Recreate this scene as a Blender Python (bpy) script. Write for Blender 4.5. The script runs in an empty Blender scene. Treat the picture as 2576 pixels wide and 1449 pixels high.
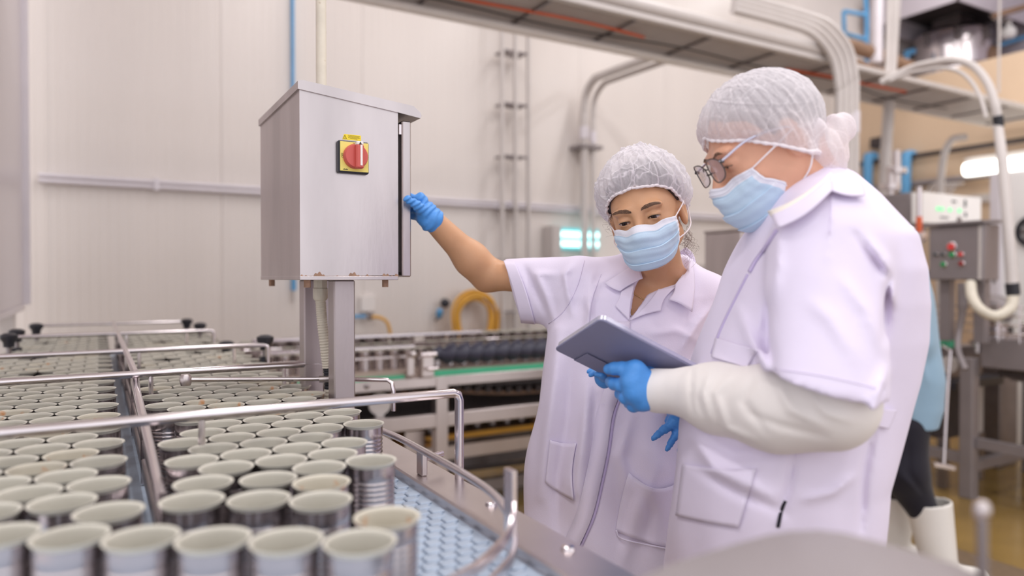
import bpy, bmesh, math, random
import numpy as np
from mathutils import Vector, Matrix
random.seed(7); rng = np.random.default_rng(7)
R = math.radians
scene = bpy.context.scene
COL = scene.collection

# ---------------------------------------------------------------- camera, world, lights, exposure
F_PX = 1800.0; CX = 1288.0; CY = 724.5
PITCH = math.atan((CY - 700.0) / F_PX)
YAW = R(30)
CAM = np.array([0.0, 0.0, 1.3])
FWD = np.array([math.sin(YAW), math.cos(YAW), 0.0])
RGT = np.array([math.cos(YAW), -math.sin(YAW), 0.0])
UP = np.array([0.0, 0.0, 1.0])
cd = bpy.data.cameras.new('camera'); cam = bpy.data.objects.new('camera', cd); COL.objects.link(cam)
cd.sensor_width = 36.0; cd.lens = F_PX / 2576.0 * 36.0
cd.clip_start = 0.02; cd.clip_end = 60
cam.location = CAM; cam.rotation_euler = (R(90) - PITCH, 0, -YAW)
cd.dof.use_dof = True; cd.dof.focus_distance = 1.46; cd.dof.aperture_fstop = 1.55
scene.camera = cam
scene.view_settings.view_transform = 'Standard'; scene.view_settings.look = 'None'
scene.view_settings.gamma = 1.0; scene.view_settings.use_curve_mapping = False
scene.view_settings.exposure = 0.36
w = bpy.data.worlds.new('world'); scene.world = w; w.use_nodes = True
bg = w.node_tree.nodes['Background']
bg.inputs[0].default_value = (.97, 0.955, 1.0, 1); bg.inputs[1].default_value = 1.02

def area(loc, sx, sy, power, col=(1, .975, .975), rot=(0, 0, 0)):
    l = bpy.data.lights.new('ceiling_light', 'AREA'); l.shape = 'RECTANGLE'; l.size = sx; l.size_y = sy
    l.energy = power; l.color = col
    o = bpy.data.objects.new('ceiling_light', l); o.location = loc; o.rotation_euler = rot; COL.objects.link(o)
    return o
LAMPS = [(x, y) for x in (-1.2, 1.4, 4.0, 6.6) for y in (-1.4, 0.9, 3.2)]
for x, y in LAMPS:
    area((x, y, 4.83), 0.30, 1.5, 22)
area((9.2, 3.6, 4.83), .3, 1.4, 20)

# ---------------------------------------------------------------- helpers
def ray(px, py):
    xc = (px - CX) / F_PX; yc = -(py - CY) / F_PX
    f = math.cos(PITCH) + yc * math.sin(PITCH); z = yc * math.cos(PITCH) - math.sin(PITCH)
    return xc, f, z                      # camera frame: right, forward, up
def C(px, py, d):                        # camera-aligned frame (X right, Y forward, Z up)
    x, f, z = ray(px, py); k = d / f
    return np.array([x * k, d, CAM[2] + z * k])
def c2w(v):
    v = np.asarray(v, float)
    return v[..., 0:1] * RGT + v[..., 1:2] * FWD + v[..., 2:3] * UP
def P(px, py, d): return c2w(C(px, py, d))
def dirw(px, py):
    x, f, z = ray(px, py); return x * RGT + f * FWD + z * UP
def onx(px, py, X): v = dirw(px, py); return CAM + v * (X / v[0])
def ony(px, py, Y): v = dirw(px, py); return CAM + v * (Y / v[1])
def onz(px, py, Z): v = dirw(px, py); return CAM + v * ((Z - CAM[2]) / v[2])

def srgb(r, g, b):
    f = lambda c: (c / 255 / 12.92) if c / 255 <= .04045 else ((c / 255 + .055) / 1.055) ** 2.4
    return (f(r), f(g), f(b), 1)

def mat(name, col, rough=.5, metal=0, var=.06, vscale=8, bump=0, bscale=60, stretch=None, spec=.5, emit=0, trans=0, alpha=1, sss=0, sheen=0, coat=0, col2=None, c2at=.62):
    m = bpy.data.materials.new(name); m.use_nodes = True
    nt = m.node_tree; N = nt.nodes; L = nt.links
    b = N['Principled BSDF']
    b.inputs['Roughness'].default_value = rough; b.inputs['Metallic'].default_value = metal
    b.inputs['Specular IOR Level'].default_value = spec
    if coat: b.inputs['Coat Weight'].default_value = coat; b.inputs['Coat Roughness'].default_value = .12
    if sheen: b.inputs['Sheen Weight'].default_value = sheen
    if sss:
        b.inputs['Subsurface Weight'].default_value = sss; b.inputs['Subsurface Radius'].default_value = (.012, .005, .003); b.inputs['Subsurface Scale'].default_value = 1
    if trans: b.inputs['Transmission Weight'].default_value = trans; b.inputs['IOR'].default_value = 1.35
    if emit:
        b.inputs['Emission Color'].default_value = col; b.inputs['Emission Strength'].default_value = emit
    b.inputs['Alpha'].default_value = alpha
    tc = N.new('ShaderNodeTexCoord'); mp = N.new('ShaderNodeMapping'); L.new(tc.outputs['Object'], mp.inputs[0])
    if stretch: mp.inputs['Scale'].default_value = stretch
    ns = N.new('ShaderNodeTexNoise'); ns.inputs['Scale'].default_value = vscale; ns.inputs['Detail'].default_value = 5
    L.new(mp.outputs[0], ns.inputs['Vector'])
    cr = N.new('ShaderNodeValToRGB')
    d = lambda k: tuple(max(0, min(1, c * k)) for c in col[:3]) + (1,)
    cr.color_ramp.elements[0].position = .3; cr.color_ramp.elements[1].position = .7
    cr.color_ramp.elements[0].color = d(1 - var); cr.color_ramp.elements[1].color = d(1 + var)
    if col2:
        e = cr.color_ramp.elements.new(c2at); e.color = d(1)
        cr.color_ramp.elements[-1].color = col2; cr.color_ramp.elements[-1].position = min(1, c2at + .12)
    L.new(ns.outputs['Fac'], cr.inputs[0]); L.new(cr.outputs[0], b.inputs['Base Color'])
    if bump:
        n2 = N.new('ShaderNodeTexNoise'); n2.inputs['Scale'].default_value = bscale; n2.inputs['Detail'].default_value = 4
        L.new(mp.outputs[0], n2.inputs['Vector'])
        bp = N.new('ShaderNodeBump'); bp.inputs['Strength'].default_value = bump; bp.inputs['Distance'].default_value = .004
        L.new(n2.outputs['Fac'], bp.inputs['Height']); L.new(bp.outputs[0], b.inputs['Normal'])
    return m

M = dict(
    wall=mat('white_wall_panel', srgb(230, 222, 217), .26, var=.025, vscale=1.2, stretch=(3, 3, .35), bump=.05, bscale=5, spec=.4),
    walllilac=mat('lilac_white_panel', srgb(214, 206, 210), .3, var=.02, vscale=1.0),
    trimw=mat('white_trim', srgb(226, 220, 226), .35, var=.02),
    tan=mat('tan_wall_paint', srgb(216, 190, 162), .6, var=.04, vscale=1.5),
    greywall=mat('grey_wall', srgb(196, 188, 196), .55, var=.03, vscale=1),
    ceil=mat('ceiling_white', srgb(225, 222, 222), .7, var=.02),
    floor=mat('wet_ochre_floor', srgb(158, 128, 70), .16, var=.28, vscale=1.6, bump=.12, bscale=14, spec=.6, col2=srgb(120, 92, 48)),
    floordark=mat('brown_gritty_floor', srgb(122, 102, 80), .5, var=.15, vscale=30, bump=.3, bscale=90),
    steel=mat('stainless_steel', srgb(206, 197, 196), .33, 1, var=.07, vscale=6, stretch=(1, 1, .15), bump=.03, bscale=200),
    steelb=mat('bright_steel_rod', srgb(224, 216, 218), .22, 1, var=.04, vscale=20),
    steeld=mat('dull_dark_steel', srgb(150, 142, 142), .42, 1, var=.12, vscale=9, bump=.05, bscale=120),
    box=mat('brushed_enclosure_steel', srgb(198, 190, 190), .33, 1, var=.13, vscale=7, stretch=(1, 1, .22), bump=.05, bscale=120),
    rust=mat('rust_stain', srgb(172, 138, 116), .8, .2, var=.3, vscale=60),
    post=mat('satin_post_steel', srgb(188, 178, 178), .4, .9, var=.08, vscale=8, stretch=(1, 1, .2), bump=.05, bscale=150),
    grey=mat('grey_painted_steel', srgb(146, 138, 140), .45, .3, var=.06, vscale=7),
    greyl=mat('light_grey_conduit', srgb(206, 199, 196), .45, var=.03),
    dark=mat('dark_metal', srgb(74, 66, 66), .6, .3, var=.2, vscale=8),  # plain dark metal, one tone for many machine parts
    brown=mat('brown_pipe_cladding', srgb(148, 118, 96), .6, .2, var=.2, vscale=6),
    black=mat('black_plastic', srgb(44, 44, 52), .4, var=.1),
    blackrub=mat('black_rubber', srgb(38, 38, 46), .55, var=.1),
    navy=mat('navy_plastic_screw', srgb(58, 58, 76), .35, var=.1, vscale=10),
    green=mat('green_wear_strip', srgb(72, 178, 138), .5, var=.06),
    can=mat('tinplate_can', srgb(196, 188, 188), .24, 1, var=.05, vscale=12),
    canin=mat('cream_can_lacquer', srgb(204, 200, 188), .36, var=.05, vscale=20, spec=.4),
    canstain=mat('stained_can_lacquer', srgb(212, 206, 190), .38, var=.05, vscale=34, col2=srgb(214, 150, 96), c2at=.60),
    belt=mat('blue_grey_belt_plastic', srgb(176, 190, 208), .45, var=.1, vscale=30),
    yellow=mat('yellow_plate', srgb(240, 222, 120), .5, var=.03),
    yellowl=mat('yellow_label', srgb(250, 222, 50), .5, var=.03),
    red=mat('faded_red_plastic', srgb(206, 92, 84), .4, var=.05),
    white=mat('white_plastic', srgb(238, 232, 228), .4, var=.03),
    hosew=mat('white_flexible_conduit', srgb(224, 216, 200), .5, var=.1, vscale=30, col2=srgb(170, 140, 110), c2at=.66),
    hosey=mat('yellow_hose_rubber', srgb(226, 170, 66), .45, var=.08),
    blue=mat('blue_pipe_paint', srgb(96, 164, 214), .45, var=.05),
    orange=mat('orange_cable', srgb(226, 104, 62), .5, var=.05),
    lampw=mat('lamp_glow', (1, 1, .93, 1), .5, emit=3.2, var=0),
    cyan=mat('cyan_lamp_glow', (.62, .98, .98, 1), .5, emit=1.7, var=0),
    cyanback=mat('teal_lamp_housing', srgb(110, 205, 212), .4, var=.05, emit=.25),
    panelw=mat('white_glossy_panel', srgb(250, 248, 246), .2, var=.01, coat=.5),
    btnred=mat('red_button', srgb(226, 70, 70), .35, var=.04), btngrn=mat('green_button', srgb(26, 150, 84), .35, var=.04),
    btndk=mat('dark_red_button', srgb(150, 36, 40), .35, var=.04), btnbk=mat('dark_button', srgb(70, 80, 84), .35, var=.04),
    led=mat('green_led', (.1, .75, .25, 1), .4, emit=.9, var=0),
    ink=mat('black_ink', srgb(60, 54, 40), .7, var=0),
    slide=mat('brown_grey_slide_plate', srgb(176, 158, 146), .5, var=.1),
    wood=mat('tan_board', srgb(214, 160, 96), .6, var=.1),
)

class MB:
    def __init__(s): s.v = []; s.f = []; s.mi = []; s.n = 0; s.slot = 0
    def add(s, v, f):
        v = np.asarray(v, float); s.v.append(v)
        for q in f: s.f.append(tuple(i + s.n for i in q)); s.mi.append(s.slot)
        s.n += len(v); return s
    def box(s, lo, hi, bev=0.0):
        lo = np.asarray(lo, float); hi = np.asarray(hi, float); c = (lo + hi) / 2; h = abs(hi - lo) / 2
        return s.obox(c, h, np.eye(3), bev)
    def obox(s, c, h, A, bev=0.0):       # A rows: axes
        c = np.asarray(c, float); A = np.asarray(A, float); h = np.asarray(h, float)
        if bev <= 0:
            v = [c + A[0] * h[0] * x + A[1] * h[1] * y + A[2] * h[2] * z for x in (-1, 1) for y in (-1, 1) for z in (-1, 1)]
            f = [(0, 1, 3, 2), (4, 6, 7, 5), (0, 4, 5, 1), (2, 3, 7, 6), (0, 2, 6, 4), (1, 5, 7, 3)]
            return s.add(v, f)
        b = min(bev, h.min() * .9); v = []; idx = {}
        for x in (-1, 1):
            for y in (-1, 1):
                for z in (-1, 1):
                    sg = np.array([x, y, z])
                    for k in range(3):
                        q = sg * (h - b); q[k] = sg[k] * h[k]
                        idx[(x, y, z, k)] = len(v); v.append(c + q @ A)
        f = []
        o = {0: (1, 2), 1: (2, 0), 2: (0, 1)}
        for k in range(3):
            i, j = o[k]
            for sgn in (-1, 1):
                q = []
                for a, bb in ((-1, -1), (1, -1), (1, 1), (-1, 1)):
                    t = [0, 0, 0]; t[k] = sgn; t[i] = a; t[j] = bb; q.append(idx[(*t, k)])
                f.append(tuple(q if sgn > 0 else q[::-1]))
                # edges parallel to axis k handled below
            for a in (-1, 1):
                for bb in (-1, 1):
                    t0 = [0, 0, 0]; t1 = [0, 0, 0]; t0[k] = -1; t1[k] = 1
                    for t in (t0, t1): t[i] = a; t[j] = bb
                    q = (idx[(*t0, i)], idx[(*t1, i)], idx[(*t1, j)], idx[(*t0, j)])
                    f.append(q if a * bb > 0 else q[::-1])
        for x in (-1, 1):
            for y in (-1, 1):
                for z in (-1, 1):
                    q = (idx[(x, y, z, 0)], idx[(x, y, z, 1)], idx[(x, y, z, 2)])
                    f.append(q if x * y * z > 0 else q[::-1])
        return s.add(v, f)
    def tube(s, pts, r, n=10, cap=True, closed=False):
        pts = [np.asarray(p, float) for p in pts]; m = len(pts)
        rs = r if hasattr(r, '__len__') else [r] * m
        v = []; prev = None
        for i, p in enumerate(pts):
            a = pts[(i - 1) % m] if (i > 0 or closed) else p
            b = pts[(i + 1) % m] if (i < m - 1 or closed) else p
            t = b - a; t = t / (np.linalg.norm(t) + 1e-12)
            if prev is None:
                u = np.cross(t, [0, 0, 1.0]); 
                if np.linalg.norm(u) < 1e-3: u = np.cross(t, [0, 1.0, 0])
            else: u = prev - t * (prev @ t)
            u = u / np.linalg.norm(u); prev = u; w2 = np.cross(t, u)
            for k in range(n):
                an = 2 * math.pi * k / n; v.append(p + rs[i] * (u * math.cos(an) + w2 * math.sin(an)))
        f = []
        for i in range(m if closed else m - 1):
            j = (i + 1) % m
            for k in range(n):
                l = (k + 1) % n; f.append((i * n + k, j * n + k, j * n + l, i * n + l))
        if cap and not closed:
            f.append(tuple(range(n))); f.append(tuple((m - 1) * n + k for k in range(n))[::-1])
        return s.add(v, f)
    def lathe(s, prof, c, n=24, axis=(0, 0, 1), cap0=True, cap1=True):   # prof [(r,h)]
        c = np.asarray(c, float); a = np.asarray(axis, float); a = a / np.linalg.norm(a)
        u = np.cross(a, [0, 1.0, 0]) if abs(a[1]) < .9 else np.cross(a, [1.0, 0, 0]); u /= np.linalg.norm(u); w2 = np.cross(a, u)
        v = []
        for r, h in prof:
            for k in range(n):
                an = 2 * math.pi * k / n; v.append(c + a * h + r * (u * math.cos(an) + w2 * math.sin(an)))
        f = []
        for i in range(len(prof) - 1):
            for k in range(n):
                l = (k + 1) % n; f.append((i * n + k, i * n + l, (i + 1) * n + l, (i + 1) * n + k))
        if cap0: f.append(tuple(range(n))[::-1])
        if cap1: f.append(tuple((len(prof) - 1) * n + k for k in range(n)))
        return s.add(v, f)
    def grid(s, V, closed_u=False):      # V[nu][nv] -> quads
        V = np.asarray(V, float); nu, nv = V.shape[:2]; f = []
        for i in range(nu if closed_u else nu - 1):
            j = (i + 1) % nu
            for k in range(nv - 1): f.append((i * nv + k, j * nv + k, j * nv + k + 1, i * nv + k + 1))
        return s.add(V.reshape(-1, 3), f)
    def prism(s, poly, ext):             # poly list of 3D points, ext vector
        poly = [np.asarray(p, float) for p in poly]; e = np.asarray(ext, float); n = len(poly)
        v = poly + [p + e for p in poly]
        f = [tuple(range(n))[::-1], tuple(range(n, 2 * n))] + [(i, (i + 1) % n, n + (i + 1) % n, n + i) for i in range(n)]
        return s.add(v, f)
    def build(s, name, m, parent=None, kind=None, angle=38, label=None):
        return mesh_obj(name, np.concatenate(s.v), s.f, m, parent, kind, angle, s.mi, label)

ORG = {}
def mesh_obj(name, V, Fc, m, parent=None, kind=None, angle=38, mi=None, label=None):
    off = ORG.get(parent.name, np.zeros(3)) if parent else np.zeros(3)
    me = bpy.data.meshes.new(name); V = np.asarray(V, float) - off
    if isinstance(Fc, np.ndarray):
        k = Fc.shape[1]; nf = len(Fc)
        me.vertices.add(len(V)); me.vertices.foreach_set('co', V.astype(np.float32).ravel())
        me.loops.add(nf * k); me.loops.foreach_set('vertex_index', Fc.astype(np.int32).ravel())
        me.polygons.add(nf); me.polygons.foreach_set('loop_start', np.arange(0, nf * k, k, dtype=np.int32))
        me.update(calc_edges=True)
    else:
        me.from_pydata(V.tolist(), [], Fc)
    ms = m if isinstance(m, (list, tuple)) else [m]
    for q in ms: me.materials.append(q)
    if mi is not None and len(ms) > 1: me.polygons.foreach_set('material_index', np.asarray(mi, dtype=np.int32))
    me.polygons.foreach_set('use_smooth', np.ones(len(me.polygons), dtype=bool))
    if angle: me.set_sharp_from_angle(angle=R(angle))
    if not isinstance(Fc, np.ndarray):
        bm = bmesh.new(); bm.from_mesh(me); bmesh.ops.recalc_face_normals(bm, faces=bm.faces); bm.to_mesh(me); bm.free()
    o = bpy.data.objects.new(name, me); COL.objects.link(o)
    if parent: o.parent = parent
    if kind: o['kind'] = kind
    if label: o['label'] = label
    ORG[o.name] = off
    return o
def thing(name, label, cat, loc, group=None):
    o = bpy.data.objects.new(name, None); o.empty_display_size = .05; COL.objects.link(o)
    o.location = loc; ORG[o.name] = np.asarray(loc, float)
    return tag(o, label, cat, group)
def tag(o, label, cat, group=None):
    o['label'] = label; o['category'] = cat
    if group: o['group'] = group
    return o
def struct(o): o['kind'] = 'structure'; return o
def B(name, lo, hi, m, parent=None, bev=.002, **k): return MB().box(lo, hi, bev).build(name, m, parent, **k)
def T(name, pts, r, m, parent=None, n=12, **k): return MB().tube(pts, r, n, **k).build(name, m, parent)
def smooth_path(pts, k=6):               # Catmull-Rom
    p = [np.asarray(q, float) for q in pts]; p = [2 * p[0] - p[1]] + p + [2 * p[-1] - p[-2]]; out = []
    for i in range(1, len(p) - 2):
        for t in np.linspace(0, 1, k, endpoint=False):
            a, b, c, d = p[i - 1:i + 3]
            out.append(.5 * (2 * b + (c - a) * t + (2 * a - 5 * b + 4 * c - d) * t * t + (3 * b - a - 3 * c + d) * t ** 3))
    out.append(p[-2]); return out
def link_copy(o, loc=None, parent=None):
    c = o.copy(); COL.objects.link(c)
    if loc is not None: c.location = loc
    if parent is not None: c.parent = parent
    return c
# ---------------------------------------------------------------- room shell
YW = 5.0; XR = 7.3; ZC = 5.0
fl = MB(); fl.slot = 0; fl.box((-4, -3, -.06), (12, 6.4, 0)); struct(fl.build('floor', M['floor']))
o = B('floor_strip', (-.2, -1.2, 0.0), (3.55, 1.95, .006), M['floordark'], bev=0); struct(o)
struct(B('ceiling', (-4, -3, ZC), (12, 6.4, ZC + .06), M['ceil'], bev=0))
wb = struct(B('wall_back', (-1.2, YW + .012, 0), (11.2, YW + .12, ZC), M['wall'], bev=0))
def panel_mesh(W):
    mb = MB(); z0, z1 = .02, ZC - .02; prof = []
    x = 0.0
    n = int((W - .01) / .05); prof.append((.0005, .0012)); prof.append((.003, 0))
    for i in range(n):
        a = .003 + (W - .006) * i / n; c = (W - .006) / n
        prof += [(a + c * .72, 0), (a + c * .80, .0022), (a + c * .92, .0022)]
    prof += [(W - .003, 0), (W - .0005, .0012)]
    V = [[(px, py, z0), (px, py, z1)] for px, py in prof]
    mb.grid(V); return mb
pm = panel_mesh(.95)
first = None
for i in range(13):
    x0 = -1.2 + i * .95
    if first is None:
        first = pm.build('panel', M['wall'], wb, angle=20); first.location = (x0, YW, 0)
    else:
        c = link_copy(first, (x0, YW, 0))
# left enclosure wall, ends short of the back wall and hangs above the floor on a leg
XL = float(ony(60, 765, 4.62)[0]); zb = float(ony(60, 766, 4.62)[2])
wl = struct(B('wall_left', (XL - .10, 1.2, zb), (XL, 4.6, ZC), M['walllilac'], bev=.004))
B('corner_trim', (XL - .004, 4.60, zb), (XL + .03, 4.66, ZC), M['trimw'], wl)
B('bottom_trim', (XL - .06, 1.2, zb - .03), (XL + .006, 4.6, zb), M['walllilac'], wl)
B('leg', (XL - .10, 4.35, 0), (XL - .02, 4.43, zb - .03), M['greyl'], wl)
B('leg', (XL - .10, 2.35, 0), (XL - .02, 2.43, zb - .03), M['greyl'], wl)
# tan wall with parapet, mezzanine behind
ZP = float(onx(2250, 207, XR)[2])
wr = struct(B('wall_right', (XR, -3, 0), (XR + .12, YW, ZP), M['tan'], bev=.01))
struct(B('floor_mezzanine', (XR + .12, -3, ZP - .9), (12, YW, ZP - .72), M['greywall'], bev=0))
struct(B('wall_far', (11.2, -3, 0), (11.3, 6, ZC), M['greywall'], bev=0))
struct(B('trim_rail', (XR - .03, -3, 2.02), (XR, YW - .02, 2.10), M['greyl'], bev=.004))
# lamps on the ceiling
lamp = thing('ceiling_lamp', 'long twin tube lamp fixed under the white ceiling', 'lamp', (LAMPS[0][0], LAMPS[0][1], ZC), 'twin tube lamps under the ceiling')
B('housing', np.array([-.16, -.78, -.10]) + lamp.location, np.array([.16, .78, 0]) + lamp.location, M['white'], lamp)
for i, (x, y) in enumerate(LAMPS[1:]):
    c = link_copy(lamp, (x, y, ZC))
    for ch in list(lamp.children): link_copy(ch, parent=c)

# ---------------------------------------------------------------- wall fittings (back wall)
def wl_pt(px, py, off=.03): return ony(px, py, YW - off)
zc_ = float(wl_pt(350, 463)[2])
t = thing('wall_conduit', 'pale double conduit line running level along the white wall at mid height', 'conduit', (2, YW, zc_))
T('pipe', [(XL + .05, YW - .03, zc_ + .018), (6.6, YW - .03, zc_ + .018)], .014, M['trimw'], t)
T('pipe', [(XL + .05, YW - .03, zc_ - .014), (6.6, YW - .03, zc_ - .014)], .014, M['trimw'], t)
for i in range(8):
    x = .3 + i * .85; B('clip', (x, YW - .05, zc_ - .035), (x + .03, YW, zc_ + .04), M['trimw'], t)
pb = wl_pt(739, 738)
t = thing('blue_water_pipe', 'thin blue pipe dropping down the white wall behind the switch enclosure', 'pipe', (pb[0], YW, pb[2]))
T('pipe', [(pb[0], YW - .03, pb[2] + .08), (pb[0], YW - .03, ZC - .01)], .012, M['blue'], t)
MB().lathe([(.017, .02), (.017, .10)], (pb[0], YW - .03, pb[2]), 12).build('socket', M['blue'], t)
MB().lathe([(.010, -.06), (.012, .02)], (pb[0], YW - .03, pb[2]), 12).build('drain_stub', M['greyl'], t)
# cable ladder
x0 = float(wl_pt(1266, 400, .2)[0]); x1 = float(wl_pt(1332, 400, .2)[0]); zb_ = float(wl_pt(1300, 1000)[2])
t = thing('cable_ladder', 'upright grey cable ladder with flat rungs standing against the white wall', 'cable ladder', (x0, YW - .2, .02))
for x in (x0, (x0 + x1) / 2, x1): B('rail', (x - .011, YW - .20, .02), (x + .011, YW - .165, 4.9), M['greyl'], t)
z = float(wl_pt(1295, 130, .2)[2]); dz = z - float(wl_pt(1295, 262, .2)[2])
for k in range(-3, 8):
    zz = z - k * dz
    if .2 < zz < 4.85:
        for a, b in ((x0, (x0 + x1) / 2), ((x0 + x1) / 2, x1)): B('rung', (a + .011, YW - .195, zz), (b - .011, YW - .04, zz + .012), M['grey'], t, bev=.001)
# pair of conduits: down the wall, elbow, out to the tray
t = thing('wall_drop_conduits', 'pair of pale conduits coming off the wire tray and bending down the white wall', 'conduit', (3.7, YW - .1, 1))
for k, (dpx, rr) in enumerate(((0, .034), (22, .022))):
    a = wl_pt(1462 + dpx, 600, .08); b = wl_pt(1462 + dpx, 345, .08)
    zt = 2.93 if k == 0 else 2.90; xx = a[0]
    pts = [(xx, YW - .125, .9), (xx, YW - .125, zt - .42), (xx, YW - .125, zt - .26), (xx, YW - .15, zt - .1), (xx, YW - .26, zt - .01), (xx, YW - .42, zt + .0), (xx, 3.62 + .06 * k, zt - .02)]
    T('conduit', smooth_path(pts, 6), rr, M['greyl'], t, n=14)
    MB().lathe([(rr * 1.25, -.05), (rr * 1.25, .05)], (xx, YW - .125, zt - .42), 14).build('coupling', M['trimw'], t)
B('bracket', (a[0] - .16, YW - .17, 2.38), (a[0] + .07, YW - .003, 2.41), M['grey'], t)
# insect lamp
a = wl_pt(1395, 572, .06); b = wl_pt(1508, 629, .06)
t = thing('insect_trap_lamp', 'glowing cyan insect trap lamp on the white wall behind the drop conduits', 'lamp', (a[0], YW - .1, b[2]))
B('housing', (a[0], YW - .05, b[2]), (b[0], YW - .003, a[2]), M['cyanback'], t)
for k in (0, 1):
    zz = b[2] + (a[2] - b[2]) * (.26 + .44 * k)
    T('tube', [(a[0] + .02, YW - .058, zz), (b[0] - .02, YW - .058, zz)], .024, M['cyan'], t)
a = wl_pt(1372, 568, .05); b = wl_pt(1394, 652, .05)
o = B('wall_junction_box', (a[0], YW - .16, b[2]), (b[0], YW - .005, a[2]), M['greyl'], bev=.006); tag(o, 'narrow grey box on the white wall left of the cyan lamp', 'box')
a = wl_pt(1385, 660, .05); b = wl_pt(1560, 700, .05)
o = B('wall_shelf_trunk', (a[0], YW - .12, a[2] - .05), (b[0] + 1.2, YW - .005, a[2]), M['greyl'], bev=.004); tag(o, 'grey trunking ledge under the cyan insect lamp', 'trunking')
# hose coil
hc = wl_pt(1197, 790, .15)
t = thing('hose_coil', 'coiled yellow hose hanging on the white wall', 'hose', hc)
for k in range(9):
    rr = .128 + .012 * (k % 5) + rng.normal(0, .004); off = np.array([rng.normal(0, .020), -.02 * (k // 2) + .03, rng.normal(-.005, .012)])
    pts = [hc + off + np.array([rr * math.cos(q) * 1.06, 0.008 * math.sin(2 * q + k), rr * math.sin(q) * (1.05 if math.sin(q) > 0 else 1.9)]) for q in np.linspace(0, 2 * math.pi, 36, endpoint=False)]
    MB().tube(pts, .0105, 8, closed=True).build('hose_loop', M['hosey'], t)
B('hook', hc + np.array([-.06, .0, .13]), hc + np.array([.06, .145, .15]), M['steeld'], t)
a = wl_pt(1118, 762, .05)
t = thing('wall_valve', 'small black valve handle on the white wall left of the yellow hose', 'valve', a)
MB().lathe([(.02, 0), (.035, .01), (.035, .05), (.015, .06)], a, 12, (-.3, -1, 0)).build('knob', M['black'], t)
T('stem', [a, a + np.array([.05, .04, 0])], .008, M['steeld'], t)
a = wl_pt(1103, 800, .06)
t = thing('blue_tap', 'small blue tap handle on the wall below the black valve', 'tap', a)
MB().lathe([(.012, 0), (.026, .02), (.026, .06), (.012, .075)], a, 10, (.1, -.3, 1)).build('handle', M['blue'], t)
T('spout', [a, a + np.array([0, .055, -.02])], .008, M['steeld'], t)
a = wl_pt(930, 795, .08)
t = thing('hose_bib_tap', 'brass tap with blue lever and short yellow hose beside the enclosure post', 'tap', a)
B('lever', a + np.array([-.17, -.01, -.012]), a + np.array([-.03, .01, .012]), M['blue'], t)
MB().lathe([(.014, -.03), (.02, 0), (.014, .03)], a, 10).build('tap_body', M['steeld'], t)
T('hose', smooth_path([a + np.array([0, 0, -.01]), a + np.array([.06, -.02, -.01]), a + np.array([.12, -.03, -.05]), a + np.array([.15, -.03, -.16])], 5), .012, M['hosey'], t)
B('wall_plate', a + np.array([-.05, .04, .03]), a + np.array([.06, .075, .14]), M['white'], t)

# ---------------------------------------------------------------- overhead wire tray
ZT = 2.70; y0, y1 = 3.02, 3.55; xa, xb = -.6, 7.2
t = thing('cable_tray', 'long overhead wire cable tray crossing the hall in front of the white wall', 'cable tray', (3, 3.3, ZT))
B('side_channel', (xa, y0 - .015, ZT), (xb, y0 + .03, ZT + .034), M['greyl'], t, bev=.004)
B('side_channel', (xa, y1 - .03, ZT), (xb, y1 + .01, ZT + .024), M['greyl'], t, bev=.006)
B('bottom_sheet', (xa, y0, ZT + .030), (xb, y1, ZT + .036), M['white'], t, bev=0)
mb = MB()
for k in range(26):
    y = y0 + .03 + (y1 - y0 - .06) * k / 25; mb.box((xa, y - .003, ZT + .018), (xb, y + .003, ZT + .030))
mb.build('wires', M['greyl'], t, kind='stuff')
fc = None
for k in range(14):
    x = -.25 + k * .56
    if fc is None: fc = B('cross_bar', (x, y0 + .02, ZT + .004), (x + .014, y1 - .02, ZT + .018), M['steeld'], t, bev=0); bx = x
    else: link_copy(fc, (x - bx, 0, 0))
def along(name, label, cat, y, z, r, m, amp, seed, x_0=xa, x_1=xb):
    g = np.random.default_rng(seed); ph = g.uniform(0, 6, 3)
    pts = [(x, y + amp * math.sin(1.7 * x + ph[0]) + amp * .5 * math.sin(4.1 * x + ph[1]), z + .2 * amp * math.sin(2.3 * x + ph[2])) for x in np.linspace(x_0, x_1, 60)]
    o = T(name, pts, r, m, n=8); return tag(o, label, cat)
# cables lie under the sheet, tied below the bars
along('orange_cable', 'orange cable snaking along the underside of the overhead tray', 'cable', 3.26, ZT + .006, .008, M['orange'], .035, 3, xa, 2.75)
along('orange_cable', 'short run of orange cable under the tray where the conduit bundle bends down', 'cable', 3.24, ZT + .006, .010, M['orange'], .03, 8, 4.0, 5.3)
along('black_cable', 'black cable running beside the orange one under the overhead tray', 'cable', 3.29, ZT - .006, .005, M['black'], .05, 5, xa, 6.0)
o = T('white_pipe', [(xa, y1 - .12, ZT - .024), (3.95, y1 - .12, ZT - .024)], .026, M['white'], n=14); tag(o, 'white pipe slung under the far edge of the overhead tray', 'pipe')
o = T('overhead_duct_pipe', [(xa, y0, ZT + .072), (float(ony(2108, 140, y0)[0]), y0, ZT + .072)], .036, M['greyl'], n=20); tag(o, 'thick pale pipe lying along the near edge of the overhead tray', 'pipe')
mb = None
# hanging rods for the tray
a = P(2510, 100, 5.0); xq = float(ony(2512, 300, y0)[0])
for i, x in enumerate((1.2, xq, )):
    o = T('tray_hanger_rod', [(x, y0, ZT + .08), (x, y0, ZC)], .009, M['greyl'], n=8); tag(o, ['thin rod holding up the tray above the yellow hose', 'thin rod holding up the tray at the far right'][i], 'rod')
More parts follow.
